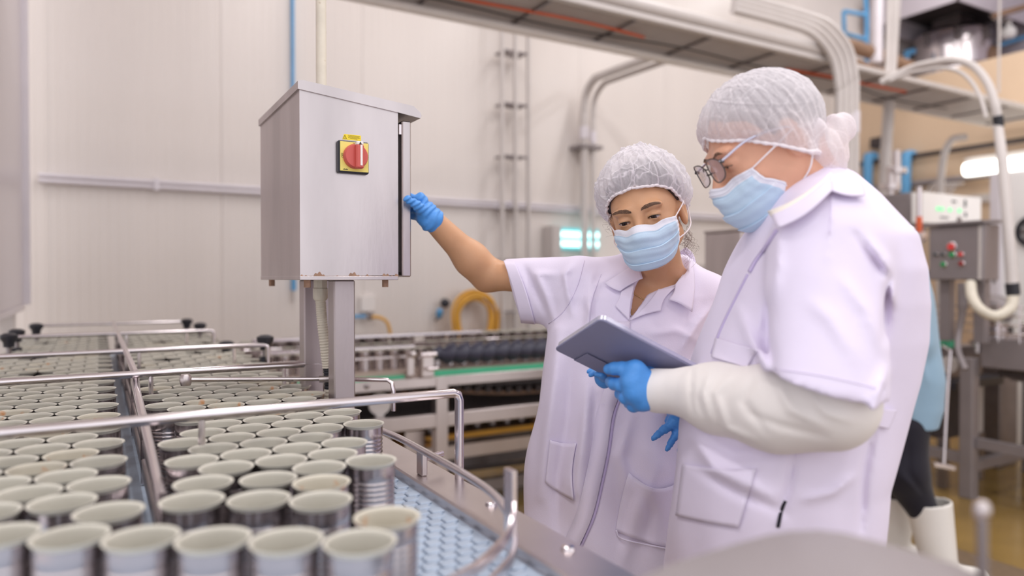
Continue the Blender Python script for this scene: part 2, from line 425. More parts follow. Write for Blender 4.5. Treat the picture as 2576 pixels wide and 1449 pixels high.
# bundle of four conduits bending down from the tray
t = thing('conduit_bundle', 'bundle of four pale conduits bending down from the overhead tray behind the man', 'conduit', (4.4, 2.98, 1.5))
xc = float(ony(2133, 300, 2.95)[0])
for k in range(4):
    x = xc - .085 + .057 * k; top = ZT + .155 + .03 * k
    pts = [(x - .95 - .05 * k, 2.97, top), (x - .5, 2.97, top), (x - .25, 2.965, top - .025), (x - .07, 2.96, top - .14), (x - .01, 2.955, top - .32), (x, 2.955, top - .55), (x, 2.955, .6)]
    T('conduit', smooth_path(pts, 6), .024, M['greyl'], t)
    MB().lathe([(.029, -.07), (.029, .07)], (x, 2.955, top - .62), 12).build('coupling', M['trimw'], t)
# ---------------------------------------------------------------- can conveyor in the foreground
ZB = .929; CH = .110; CR = .0365; XE = .485; ZR = 1.09
t = conv = thing('can_conveyor', 'stainless can conveyor with guide rails, packed with open tin cans', 'conveyor', (.1, 2.2, 0))
B('belt', (-.36, .10, ZB - .03), (XE, 4.1, ZB - .004), M['belt'], t, bev=0)
B('side_frame', (XE, -.1, ZB - .16), (.58, 4.15, ZB + .002), M['steel'], t, bev=.006)
B('wear_strip', (XE - .002, -.1, ZB - .02), (XE + .012, 4.1, ZB + .014), M['steel'], t, bev=.003)
B('side_frame', (-.46, -.1, ZB - .16), (-.36, 4.15, ZB + .002), M['steel'], t, bev=.006)
for y in (.3, 2.2, 4.0):
    for x in (-.44, .49): B('leg', (x, y, 0), (x + .05, y + .05, ZB - .15), M['steel'], t)
B('cross_beam', (-.42, 2.2, .30), (.52, 2.24, .34), M['steel'], t)
for y in (.62, .80, 1.02):
    MB().lathe([(.011, 0), (.009, .005), (.004, .007)], (.55, y, ZB + .002), 10).build('bolt', M['steelb'], t)
# belt links on the empty strip
lk = None; nl = 0
lw, lp = .0246, .0254
y = .48; row = 0
while y < 1.36 and nl < 298:
    x = XE - .006 - (lw / 2 if row % 2 else 0)
    lim = .26 if y < 1.02 else .40
    while x - lw > lim and nl < 298:
        cpt = np.array([x - lw / 2, y + lp / 2, ZB - .004])
        if lk is None:
            q = MB(); q.obox((0, 0, .002), (lw * .44, lp * .40, .002), np.eye(3), .0016); q.obox((0, -.003, .0005), (lw * .2, lp * .5, .0012), np.eye(3))
            lk = mesh_obj('belt_link', np.concatenate(q.v) + ORG[t.name], q.f, M['belt'], t); lk.location = cpt - ORG[t.name]
        else: link_copy(lk, cpt - ORG[t.name])
        nl += 1; x -= lw
    y += lp; row += 1
# transverse rails
def rail(y, xl, xr, r=.0075, leg=True, z=ZR, tilt=0):
    pts = [(xl, y, z)] + [(xr - .012, y, z + tilt), (xr - .003, y, z + tilt - .004), (xr, y, z + tilt - .014)] + ([(xr, y, ZB - .02)] if leg else [])
    T('guide_rail', pts, r, M['steelb'], conv)
rail(1.185, -.42, .572, .0085)
rail(1.765, -.42, .478, .008, leg=False)
rail(2.34, -.40, .46, .0075); rail(3.10, -.30, .40, .007); rail(3.80, -.25, .36, .006)
for y, xs in ((1.185, (.135,)), (1.765, (.098, .385)), (2.34, (.10, .36)), (3.10, (.09, .30))):
    for x in xs: T('rail_strut', [(x, y, ZR), (x, y, ZB + .02 if y > 2 else 1.045)], .005, M['steelb'], conv, n=8)
# lengthwise divider
xd = .068
T('divider_rail', [(xd, .92, 1.0), (xd, 1.2, 1.03), (xd, 1.72, 1.06), (xd, 1.80, ZR), (xd - .01, 3.9, ZR)], .008, M['steelb'], t)
B('divider_bar', (xd - .004, .9, ZB + .02), (xd + .004, 3.95, ZB + .045), M['steel'], t)
B('divider_bar', (xd - .003, .95, ZB + .065), (xd + .003, 3.95, ZB + .080), M['steel'], t)
for y in (1.0, 1.45, 1.9, 2.36, 2.8, 3.3, 3.8):
    T('divider_post', [(xd, y, ZB), (xd, y, ZR - .005 if y > 1.8 else 1.03)], .005, M['steelb'], t, n=8)
# side guides further along
for s, xx in ((1, .452), (-1, -.30)):
    for z in (ZB + .035, ZB + .085):
        T('side_guide', [(xx, 1.9 if s > 0 else 1.3, z), (xx - .01 * s, 4.0, z)], .006, M['steelb'], t, n=8)
# clamps with black knobs
def clamp(x, y, z, s=1.0, block=True):
    T('clamp_post', [(x, y, ZB - .02), (x, y, z)], .008 * s, M['steeld'], conv, n=8)
    MB().lathe([(.006, -.03), (.016, -.028), (.017, -.012), (.026, .0), (.026, .012), (.014, .018), (.004, .019)], (x, y, z), 16).build('clamp_knob', M['black'], conv)
    if block: B('clamp_block', (x - .016, y - .014, z - .115), (x + .016, y + .014, z - .05), M['black'], conv)
def clamp_px(px, py, y, **k):
    p = ony(px, py, y); clamp(p[0], y, p[2], **k)
clamp_px(667, 857, 2.36); clamp_px(570, 870, 2.75); clamp_px(470, 811, 3.72, block=False); clamp_px(503, 822, 3.42, block=False)
clamp_px(22, 852, 2.9); clamp_px(42, 840, 3.15); clamp_px(91, 824, 3.6, block=False)
# curved guides at the near corner
zz = .990
g = [onz(925, 1070, zz), onz(1000, 1100, zz), onz(1080, 1143, zz), onz(1180, 1200, zz), onz(1245, 1247, zz), onz(1285, 1300, zz), onz(1270, 1352, zz), onz(1205, 1418, zz), onz(1130, 1462, zz), onz(1020, 1530, zz)]
T('curved_guide', smooth_path(g[:6], 6), .0065, M['steelb'], t)
def band(pts, h, th, name):
    pts = smooth_path(pts, 6); V = []
    for i, p in enumerate(pts):
        d = pts[min(i + 1, len(pts) - 1)] - pts[max(i - 1, 0)]; nn = np.array([-d[1], d[0], 0]); nn /= np.linalg.norm(nn)
        V.append([p + nn * th + UP * h, p - nn * th + UP * h, p - nn * th - UP * h, p + nn * th - UP * h, p + nn * th + UP * h])
    return MB().grid(V).build(name, M['steelb'], conv)
top = onz(1285, 1300, zz) + np.array([0, 0, .0])
band([onz(1293, 1262, zz + .02), onz(1290, 1305, zz + .008)] + [q + UP * -.002 for q in g[6:]], .006, .0025, 'curved_band')
band([q + np.array([.012, .006, -.030]) for q in [g[5]] + g[6:]], .006, .0025, 'curved_band')
B('band_post', top + np.array([-.004, -.010, -.045]), top + np.array([.004, .012, .062]), M['steelb'], t, bev=.001)
bp = onz(1062, 1195, ZB + .002)
B('guide_bracket', bp + np.array([-.006, -.012, 0]), bp + np.array([.006, .014, .052]), M['steel'], t)
T('bracket_pin', [bp + np.array([0, 0, .03]), bp + np.array([.05, .02, .03])], .006, M['steelb'], t)
# adjusting rods by the enclosure post
a = ony(475, 955, 1.66); b = np.array([.60, 1.62, a[2] - .002])
pr = [a, b + np.array([-.03, 0, 0]), b + np.array([-.008, 0, -.003]), b + np.array([0, 0, -.012]), b + np.array([.002, 0, -.062])]
e0 = ony(818, 953, 1.66); e1 = ony(975, 956, 1.56); e2 = ony(986, 964, 1.55); e3 = ony(990, 984, 1.545); e4 = ony(990, 1034, 1.545)
T('adjusting_rod', [a, e0, e1, e2, e3, e4], .0052, M['steelb'], t)
MB().lathe([(.010, -.012), (.012, -.004), (.012, .006), (.009, .012)], a + np.array([-.006, 0, 0]), 12).build('rod_joint', M['steel'], t)
T('rod_joint', [e0 - np.array([.014, 0, 0]), e0 + np.array([.018, -.008, 0])], .008, M['steel'], t)
p = ony(816, 905, 1.70); q = ony(822, 1000, 1.70)
T('rod_stand', [p + UP * .01, q - UP * .06], .006, M['steelb'], t)

# ---------------------------------------------------------------- cans
def can_meshes():
    body = MB(); rr = CR - .0032; prof = [(rr - .003, 0), (rr + .0006, .0006), (rr + .0008, .003), (rr, .005), (rr, .022)]
    for k in range(9):
        z = .024 + k * .0072; prof += [(rr, z), (rr - .0011, z + .0024), (rr, z + .0048)]
    prof += [(rr, .094), (rr, CH - .006)]
    body.lathe(prof, (0, 0, 0), 24, cap0=True, cap1=False)
    rim = MB(); rim.lathe([(rr - .0004, CH - .006), (rr + .0008, CH - .003), (CR, CH - .0006), (CR - .0002, CH), (rr - .0004, CH - .0010), (rr - .0012, CH - .004)], (0, 0, 0), 28, cap0=False, cap1=False)
    inn = MB(); inn.lathe([(rr - .0012, CH - .004), (rr - .0016, .006), (rr - .004, .003)], (0, 0, 0), 24, cap0=False, cap1=True)
    return body, rim, inn
def raw(name, mb, m):
    o = mesh_obj(name, np.concatenate(mb.v), mb.f, m); return o
cb, crm, cin = can_meshes()
can0 = raw('tin_can', cb, M['can']); rim0 = raw('rim', crm, M['canin']); rim0.parent = can0; in0 = raw('inner_lining', cin, M['canin']); in0.parent = can0
in_st = in0.data.copy(); in_st.materials[0] = M['canstain']
rim_st = rim0.data.copy(); rim_st.materials[0] = M['canstain']
LANE = {
    'front': ('open tin can with cream lining in the front mass before the divider', 'open cans in the front mass'),
    'left': ('open tin can with cream lining packed left of the divider rail', 'open cans left of the divider rail'),
    'right': ('open tin can with cream lining packed right of the divider rail', 'open cans right of the divider rail'),
    'row': ('upright tin can lined up on the green edged conveyor by the wall', 'cans on the green edged conveyor'),
    'low': ('tin can on the low conveyor under the green edged one', 'cans on the low conveyor')}
spots = []
pit = .0744; gcan = np.random.default_rng(11)
def dep(x, y): return x * FWD[0] + y * FWD[1]
def lane(x0, x1f, ystart, yend, key):
    r = 0; y = ystart
    while y < yend:
        x = x0 + (pit / 2 if r % 2 else 0)
        while x < x1f(y):
            yy = y + gcan.normal(0, .0003) + .004 * math.sin(x * 5)
            if gcan.random() > .03: spots.append((x, yy, ZB, key))
            x += pit
        y += pit * .868; r += 1
lane(.114, lambda y: .345 if y < 1.2 else .425, .985, 3.95, 'right')
lane(-.262, lambda y: .030, .985, 3.95, 'left')
# near the front the divider has ended and the cans stand in one mass, rows square to the exit
e1 = RGT * math.cos(-.05) + FWD * math.sin(-.05); e2 = FWD
for i in range(8):
    for k in range(-9, 12):
        q = e1 * (pit * (k + (.5 if i % 2 else 0)) - .30) + e2 * (.70 + pit * .868 * i )
        if -.30 < q[0] < .262 and q[1] < .95 and dep(*q[:2]) > .685: spots.append((q[0], q[1], ZB, 'front'))
spots.append((.272, .745, ZB, 'front'))
pts_ = []                                # drop any can that would overlap one already kept
for s_ in spots:
    if all((s_[0] - p[0]) ** 2 + (s_[1] - p[1]) ** 2 > (2 * CR - .0001) ** 2 for p in pts_): pts_.append(s_)
for _ in range(9000):                    # settle extra cans into the holes left over
    x, y = gcan.uniform(-.27, .27), gcan.uniform(.6, 1.25)
    if (y > .95 and -.0 < x < .112) or dep(x, y) < .69 or (y > .95 and x > .26): continue
    if all((x - p[0]) ** 2 + (y - p[1]) ** 2 > (2 * CR) ** 2 for p in pts_): pts_.append((x, y, ZB, 'front' if y < .95 else ('left' if x < .05 else 'right')))
spots = pts_
for x in np.arange(.665, 2.9, .0765): spots.append((x, 3.40 + gcan.normal(0, .002), .835, 'row'))
for x in np.arange(.665, 2.9, .0765):
    if gcan.random() > .08: spots.append((x, 3.62 + gcan.normal(0, .004), .845, 'row'))
for y in (3.86, 3.94):
    for x in np.arange(.665, 3.0, .08):
        if gcan.random() > .2: spots.append((x + gcan.normal(0, .004), y + gcan.normal(0, .003), .86, 'row'))
for x in np.arange(1.35, 2.5, .105): spots.append((x, 3.86, .40, 'low'))
def vis(s):
    v = np.array(s[:3]) + np.array([0, 0, CH]) - CAM; d = v @ FWD
    if d < .3: return None
    px = CX + F_PX * (v @ RGT) / d; py = 700 - F_PX * v[2] / d
    return d if (-90 < px < 2640 and py < 1530) else None
sv = [(vis(s), s) for s in spots]; sv = sorted([q for q in sv if q[0] is not None], key=lambda q: q[0])
front, rest = sv[:298], sv[298:]
for i, (d, s) in enumerate(front):
    c = can0 if i == 0 else link_copy(can0)
    c.location = s[:3]; c.rotation_euler = (0, 0, gcan.uniform(0, 6.28))
    lab, grp = LANE[s[3]]; tag(c, lab, 'can', grp)
    if i > 0:
        a = link_copy(rim0, parent=c); b = link_copy(in0, parent=c)
        if gcan.random() < .16:
            b.data = in_st; a.data = rim_st
            tag(c, lab.replace('open tin can with cream lining', 'open tin can with orange residue in its lining').replace('upright tin can', 'upright tin can with orange residue'), 'can', grp.replace('open cans', 'stained open cans').replace('cans on', 'stained cans on'))
mb = MB(); vv = [np.concatenate(m_.v) for m_ in (cb, crm, cin)]
# far cans: lighter meshes joined
fb = MB(); rr = CR - .0032
fb.lathe([(rr, 0), (rr, .02), (rr - .001, .03), (rr, .04), (rr - .001, .05), (rr, .06), (rr - .001, .07), (rr, .08), (rr, CH - .004)], (0, 0, 0), 16, cap1=False)
fr = MB(); fr.lathe([(rr, CH - .004), (CR, CH), (rr - .001, CH - .002), (rr - .0015, .01)], (0, 0, 0), 16, cap0=False, cap1=True)
out = MB()
for d, s in rest:
    p = np.array(s[:3])
    out.slot = 0; out.add(np.concatenate(fb.v) + p, fb.f); out.slot = 1; out.add(np.concatenate(fr.v) + p, fr.f)
if rest:
    o = out.build('distant_tin_cans', [M['can'], M['canin']], kind='stuff'); tag(o, 'mass of distant tin cans filling the far lanes and rows', 'cans'); o['kind'] = 'stuff'

# ---------------------------------------------------------------- switch enclosure on posts
c0 = P(755, 693, 1.5); bx0, by0, bz0 = c0[0], c0[1], 1.304; bw, bl = .2176, .417
zt0 = 1.3 + (700 - 224) / F_PX * 1.5; zt1 = zt0 - .022
t = thing('switch_enclosure', 'stainless switch enclosure with red rotary switch on twin posts', 'switch box', (bx0 + .1, by0 + .15, ZB))
mb = MB(); e = .003
mb.prism([(bx0, by0, bz0), (bx0 + bw, by0, bz0 + .003), (bx0 + bw, by0, zt1), (bx0, by0, zt0)], (0, bl, 0)); mb.build('body', M['box'], t)
B('bottom_plate', (bx0 - .001, by0 - .001, bz0 - .008), (bx0 + bw, by0 + bl, bz0 + .001), M['box'], t, bev=.001)
mb = MB()
for k in range(180):
    u = k / 180; ww = bw / 180; hh = .001 + .0075 * max(0, math.sin(k * .15) * math.cos(k * .06 + 1) + .25 * math.sin(k * .8)); mb.box((bx0 + u * bw, by0 - .0006, bz0 - .001), (bx0 + u * bw + ww, by0 + .001, bz0 + hh))
mb.build('rust_edge', M['rust'], t)
# sloped roof with folded lip
ov = .056
def rz(x): return zt0 + .0145 + (x - bx0) * (zt1 - zt0) / bw
prof = [(bx0 - .004, zt0 - .002), (bx0 - .004, rz(bx0) + .0), (bx0 + .006, rz(bx0) + .003), (bx0 + bw + ov - .02, rz(bx0 + bw + ov) + .006), (bx0 + bw + ov - .004, rz(bx0 + bw + ov) - .006), (bx0 + bw + ov, rz(bx0 + bw + ov) - .014), (bx0 + bw + ov - .003, zt1 - .011), (bx0 + bw, zt1 - .004)]
MB().prism([(x, by0 - .004, z) for x, z in prof], (0, bl + .008, 0)).build('roof', M['box'], t)
# door standing ajar on the right
MB().box((bx0 + bw - .002, by0 + .012, bz0 + .004), (bx0 + bw + .002, by0 + bl - .01, zt1 - .004)).build('door_gasket', M['blackrub'], t)
dr = B('door', (bx0 + bw + .012, by0 + .006, bz0 - .001), (bx0 + bw + .034, by0 + bl, zt1 - .018), M['box'], t, bev=.003)
MB().box((bx0 + bw + .004, by0 + .02, bz0 + .01), (bx0 + bw + .012, by0 + bl - .02, zt1 - .03)).build('door_gap_fill', M['dark'], t)  # dark block filling the gap between body and door
B('latch', (bx0 + bw + .006, by0 + .010, zt1 - .05), (bx0 + bw + .014, by0 + .03, zt1 - .026), M['steelb'], t, bev=.001)
# switch
def onf(px, py): return ony(px, py, by0)
p0 = onf(847, 440); p1 = onf(924, 354)
sx0, sx1, sz0, sz1 = p0[0], p1[0], onf(885, 438)[2], onf(885, 357)[2]
sw = B('switch_plate', (sx0, by0 - .012, sz0), (sx1, by0, sz1), M['black'], t, bev=.003)
B('yellow_face', (sx0 + .004, by0 - .0135, sz0 + .004), (sx1 - .002, by0 - .0115, sz1 - .003), M['yellow'], sw, bev=.0005)
kc = np.array([(sx0 + sx1) / 2 + .002, by0 - .013, (sz0 + sz1) / 2 + .001]); kr = .0265
MB().lathe([(kr, 0), (kr, .008), (kr * .96, .012), (kr * .90, .014)], kc, 32, (0, -1, 0)).build('knob', M['red'], sw)
MB().obox(kc + np.array([.004, -.018, -.002]), (.0085, .008, kr * .97), np.eye(3), .003).build('knob_grip', M['red'], sw)
MB().obox(kc + np.array([.006, -.0265, 0]), (.0022, .0008, kr * .82), np.eye(3)).build('pointer', M['white'], sw)
MB().obox(kc + np.array([.004, -.018, kr * .98]), (.0075, .007, .004), np.eye(3), .002).build('pointer_tip', M['white'], sw)
mb = MB(); mb.prism([kc + np.array([.004, -.0255, kr * .98 + .003]), kc + np.array([.001, -.0255, kr * .98 - .003]), kc + np.array([.007, -.0255, kr * .98 - .003])], (0, -.0006, 0)); mb.build('arrow_mark', M['ink'], sw)
def text(name, s, size, loc, rot, m, parent):
    cu = bpy.data.curves.new(name, 'FONT'); cu.body = s; cu.size = size; cu.extrude = .0001; cu.align_x = 'CENTER'; cu.align_y = 'CENTER'
    o = bpy.data.objects.new(name, cu); COL.objects.link(o); cu.materials.append(m)
    o.location = np.asarray(loc) - ORG.get(parent.name, np.zeros(3)); o.rotation_euler = rot
    dg = bpy.context.evaluated_depsgraph_get(); me = bpy.data.meshes.new_from_object(o.evaluated_get(dg)); me.name = name
    bpy.data.objects.remove(o); q = bpy.data.objects.new(name, me); COL.objects.link(q)
    q.location = np.asarray(loc) - ORG.get(parent.name, np.zeros(3)); q.rotation_euler = rot; q.parent = parent; return q
text('lettering', 'OFF', .006, (sx0 + .0085, by0 - .0139, kc[2] + .001), (R(90), R(-90), 0), M['ink'], sw)
text('lettering', 'ON', .0045, (kc[0] - .001, by0 - .0139, sz1 - .0065), (R(90), 0, 0), M['ink'], sw)
mb = MB()
for k in range(5): mb.box((sx0 + .010 + .0022 * k, by0 - .0139, sz0 + .0065), (sx0 + .0116 + .0022 * k, by0 - .0136, sz0 + .0065 + .0014 + .0008 * (k % 2)))
mb.build('fine_print', M['ink'], sw)
l0 = onf(861, 353); l1 = onf(908, 338)
lx0, lx1, lz0, lz1 = l0[0], l1[0], onf(885, 354)[2] + .001, onf(885, 339)[2]
wl_ = MB(); wl_.prism([(lx0, by0 - .0006, lz0), (lx1, by0 - .0006, lz0), (lx1, by0 - .0006, lz1), (lx0 + .004, by0 - .0006, lz1)], (0, .0006, 0)); lb = wl_.build('warning_label', M['yellowl'], t)
mb = MB(); tx = lx0 + .0055; hh = lz1 - lz0
tri = [(tx, lz1 - .0018), (tx - .004, lz0 + .002), (tx + .004, lz0 + .002)]
for i in range(3):
    a, b = tri[i], tri[(i + 1) % 3]; mb.tube([(a[0], by0 - .0009, a[1]), (b[0], by0 - .0009, b[1])], .0003, 4)
mb.tube([(tx + .0004, by0 - .0009, lz1 - .0042), (tx - .0005, by0 - .0009, (lz0 + lz1) / 2), (tx + .0004, by0 - .0009, (lz0 + lz1) / 2 - .0003), (tx - .0002, by0 - .0009, lz0 + .0030)], .00025, 4)
mb.build('hazard_triangle', M['ink'], lb)
mb = MB()
for k in range(5):
    zz_ = lz1 - .0022 - k * (hh - .004) / 4.6; ins = (.001, .004, .001, .002, .006)[k]
    x = lx0 + .011 + ins
    while x < lx1 - .002 - ins:
        ln = .0012 + .0016 * gcan.random(); mb.box((x, by0 - .0009, zz_), (min(x + ln, lx1 - .0015), by0 - .0006, zz_ + .0006)); x += ln + .0007
mb.build('fine_print', M['ink'], lb)
# posts, bolts, gland, flexible conduit
fp = P(858, 900, 1.604)
B('post', (fp[0] - .022, fp[1] - .022, ZB), (fp[0] + .026, fp[1] + .026, bz0 - .008), M['post'], t, bev=.003)
bp2 = P(792, 900, 1.775)
B('post', (bp2[0] - .032, bp2[1] - .025, ZB), (bp2[0] + .034, bp2[1] + .025, bz0 - .008), M['post'], t, bev=.003)
for px, py, yy in ((684, 704, by0 + .36), (773, 702, by0 + .03), (969, 699, by0 + .03)):
    p = ony(px, py, yy); MB().lathe([(.0075, -.016), (.0075, 0)], (p[0], yy, bz0 - .008), 6).build('bolt', M['rust'], t)
gp = ony(806, 730, 1.66); gz = bz0 - .008
MB().lathe([(.0155, 0), (.0155, -.018), (.0175, -.02), (.0175, -.042), (.014, -.047)], (gp[0], gp[1], gz), 8).build('cable_gland', M['hosew'], t)
path = smooth_path([np.array([gp[0], gp[1], gz - .045]), np.array([gp[0] + .004, gp[1], gz - .10]), np.array([gp[0] + .012, gp[1], gz - .17]), np.array([gp[0] + .022, gp[1] + .01, gz - .24]), np.array([gp[0] + .024, gp[1] + .015, gz - .34])], 22)
rad = [.0125 if k % 2 else .0108 for k in range(len(path))]
cut = int(len(path) * .64); cut2 = int(len(path) * .80)
T('flexible_conduit', path[:cut], rad[:cut], M['hosew'], t, n=14)
T('tape_wrap', path[cut - 1:cut2], [q * .92 for q in rad[cut - 1:cut2]], M['blackrub'], t, n=14)
T('flexible_conduit', path[cut2 - 1:], rad[cut2 - 1:], M['hosew'], t, n=14)
# feed conduit down from the ceiling
fx, fy = P(808, 150, 1.72)[:2]
o = T('feed_conduit', [(fx, fy, rz(fx) + .006), (fx, fy, ZC)], .0125, M['hosew'], n=14); tag(o, 'cream vertical conduit dropping from the ceiling onto the switch enclosure', 'conduit')
# ---------------------------------------------------------------- green edged conveyor with screw, by the back wall
YF = 3.22
def oy(px, py): return ony(px, py, YF)
zt = float(oy(1140, 944)[2]); zl = float(oy(1140, 970)[2]); zlt = float(oy(1110, 1040)[2]); zlb = float(oy(1110, 1075)[2])
t = scv = thing('screw_conveyor', 'long conveyor with green edge strips and a dark feed screw in front of the wall', 'conveyor', (1.6, 3.5, 0))
B('top_beam', (.62, YF, zl), (4.6, YF + .05, zt), M['steel'], t, bev=.004)
B('top_beam', (.62, 4.0, zl), (4.6, 4.05, zt), M['steel'], t, bev=.004)
B('lower_beam', (.62, YF, zlb), (4.6, YF + .05, zlt), M['steel'], t, bev=.004)
B('lower_beam', (.62, 4.0, zlb), (4.6, 4.05, zlt), M['steel'], t, bev=.004)
B('deck', (.62, YF + .05, zt - .03), (4.6, 4.05, zt - .004), M['steeld'], t, bev=0)
B('lower_shelf', (.62, YF + .05, zlt - .03), (4.6, 4.0, zlt - .012), M['steeld'], t, bev=0)
xg = float(oy(1083, 930)[0])
B('green_strip', (.62, YF + .006, zt), (float(oy(1020, 940)[0]), YF + .03, zt + .016), M['green'], t, bev=.001)
B('green_strip', (xg, YF + .006, zt), (4.6, YF + .03, zt + .026), M['green'], t, bev=.001)
B('slide_plate', (.62, YF + .03, zt), (4.6, 3.78, zt + .030), M['slide'], t, bev=0)
lx = float(oy(1097, 1000)[0])
for x in (lx, lx + 1.75): B('leg', (x, YF - .006, 0), (x + .062, YF + .056, zt - .002), M['steel'], t); 
for x in (lx, lx + 1.75): B('leg', (x, 3.99, 0), (x + .062, 4.06, zt - .03), M['steel'], t)
mb = MB(); p = oy(922, 972)
mb.lathe([(.013, 0), (.013, .006), (.006, .01)], (p[0], YF, p[2]), 8, (0, -1, 0)); mb.build('bolt', M['steeld'], t)
# guard rails in front of and behind the cans
x_a, x_b = .62, float(oy(1062, 880)[0]); zr1 = float(oy(960, 880)[2]); zr2 = float(oy(960, 906)[2])
B('guard_rail', (x_a, YF + .085, zr1 - .006), (x_b, YF + .097, zr1 + .008), M['steelb'], t, bev=.003)
B('guard_rail', (x_a, YF + .085, zr2 - .005), (float(oy(1052, 905)[0]), YF + .097, zr2 + .006), M['steelb'], t, bev=.003)
p = ony(1100, 838, 3.53); 
B('guard_rail', (x_a, 3.505, p[2] - .008), (float(ony(1208, 838, 3.53)[0]), 3.517, p[2] + .008), M['steelb'], t, bev=.003)
B('guard_rail', (x_a, 3.505, p[2] - .065), (float(ony(1208, 838, 3.53)[0]), 3.517, p[2] - .052), M['steelb'], t, bev=.003)
B('guard_rail', (x_a, 3.735, .93), (3.0, 3.747, .945), M['steelb'], t, bev=.003)
# bracket with knob and bearing block
q0, q1 = oy(1023, 945), oy(1040, 884)
B('rail_bracket', (q0[0], YF - .012, q0[2]), (q1[0], YF, q1[2]), M['steel'], t)
MB().lathe([(.012, 0), (.016, .008), (.016, .03), (.01, .034)], (q0[0] + .02, YF - .012, q1[2] - .012), 12, (0, -1, 0)).build('bracket_knob', M['steel'], t)
q0, q1 = oy(1058, 950), oy(1090, 897)
bb = B('bearing_block', (q0[0], YF - .02, q0[2]), (q1[0], YF + .045, q1[2]), M['steel'], t, bev=.006)
T('locking_pin', [(q0[0] + .0, YF - .005, q1[2] + .012), (q1[0] + .012, YF - .005, q1[2] + .012)], .013, M['steelb'], t)
T('clamp_bar', [(q0[0] + .02, YF - .04, q0[2] + .045), (q1[0] + .004, YF - .04, q0[2] + .045)], .010, M['steelb'], t)
# feed screw
sx = float(ony(1086, 890, 3.275)[0]); ex = 3.9; s0 = ony(1180, 893, 3.275); zc = zt + .030 + .074; R1 = .057; R0 = .031
nu = 420; nv = 28; V = []
for i in range(nu):
    x = sx + (ex - sx) * i / (nu - 1); ringv = []
    for k in range(nv + 1):
        th = 2 * math.pi * k / nv
        ph = ((x - sx) / .0765 + th / (2 * math.pi)) % 1.0
        prof = 1 - (math.sin(.5 * math.pi * min(1, ph / .90)) if ph < .90 else (1 - (ph - .90) / .10))
        grow = min(1, (x - sx) / .10); r = R1 - (R1 - R0) * prof * 1.0
        r = r * (.55 + .45 * grow)
        ringv.append((x, 3.275 + r * math.cos(th), zc + r * math.sin(th)))
    V.append(ringv)
MB().grid(V).build('feed_screw', M['navy'], t, angle=50)
T('screw_shaft', [(sx - .03, 3.275, zc), (sx + .02, 3.275, zc)], .016, M['steel'], t)
# return chain sagging under the top beam
pts = [(x, 3.40, zl - .045 - .055 * math.sin(math.pi * min(1, max(0, (x - lx - .1) / 1.2)))) for x in np.linspace(.66, 4.4, 60)]
MB().tube(pts, .012, 6).build('return_chain', M['brown'], t)
mb = MB()
for x, y, z in smooth_path(pts, 1): mb.box((x - .012, 3.375, z + .004), (x + .016, 3.425, z + .036))
mb.build('chain_lugs', M['dark'], t, kind='stuff')
# wheel and stand under the beam, motor box, backing plates
p = ony(955, 1016, 3.30); MB().lathe([(.03, -.012), (.055, -.008), (.055, .008), (.03, .012)], p, 18, (0, 1, 0)).build('idler_wheel', M['greyl'], t)
B('idler_stand', (p[0] - .02, 3.29, zlt - .01), (p[0] + .02, 3.31, p[2] - .04), M['greyl'], t)
B('back_sheet', (.62, 4.06, .10), (4.6, 4.075, zl), M['steeld'], t, bev=0)
a = oy(1160, 1028); B('yellow_tag', (a[0], 3.5, a[2] - .02), (a[0] + .06, 3.52, a[2] + .03), M['hosey'], t)
# low conveyor underneath
t = thing('low_conveyor', 'low can conveyor with amber guide under the green edged one', 'conveyor', (1.9, 3.8, 0))
B('beam', (1.2, 3.72, .26), (4.4, 3.76, .34), M['steel'], t); B('deck', (1.2, 3.76, .37), (4.4, 3.96, .40), M['brown'], t, bev=0)
B('amber_strip', (1.2, 3.70, .38), (4.4, 3.72, .41), M['hosey'], t, bev=0); B('green_strip', (1.2, 3.96, .47), (4.4, 3.98, .50), M['green'], t, bev=0)
T('chain', [(x, 3.68, .22 + .05 * math.sin(3 * x) * 0 - .03 * math.sin((x - 1.2) / 3.2 * math.pi)) for x in np.linspace(1.2, 4.4, 30)], .014, M['dark'], t, n=6)
for x in (1.45, 2.3, 3.2): B('upright', (x, 3.70, 0), (x + .05, 3.75, .62), M['brown'], t)
B('lower_beam', (1.2, 3.66, .06), (4.4, 3.70, .13), M['steeld'], t)
# cabinets standing under the conveyor
a = oy(930, 1100); b = oy(1008, 1100)
B('grey_drive_cabinet', (a[0] - .30, 3.34, .03), (b[0], 3.80, zlb - .02), M['greyl'], bev=.006)
tag(bpy.data.objects['grey_drive_cabinet'], 'pale grey drive cabinet under the conveyor left of its leg', 'cabinet')
a = oy(1045, 1100); b = oy(1085, 1100)
t = thing('open_switch_cabinet', 'small open cabinet with tan shelves under the conveyor beside its leg', 'cabinet', (a[0], 3.4, .0))
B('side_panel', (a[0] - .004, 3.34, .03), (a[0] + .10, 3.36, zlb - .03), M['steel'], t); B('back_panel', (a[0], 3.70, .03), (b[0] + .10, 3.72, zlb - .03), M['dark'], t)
for z in (.06, .30, .44): B('shelf', (a[0], 3.36, z), (b[0] + .08, 3.70, z + .015), M['wood'], t)

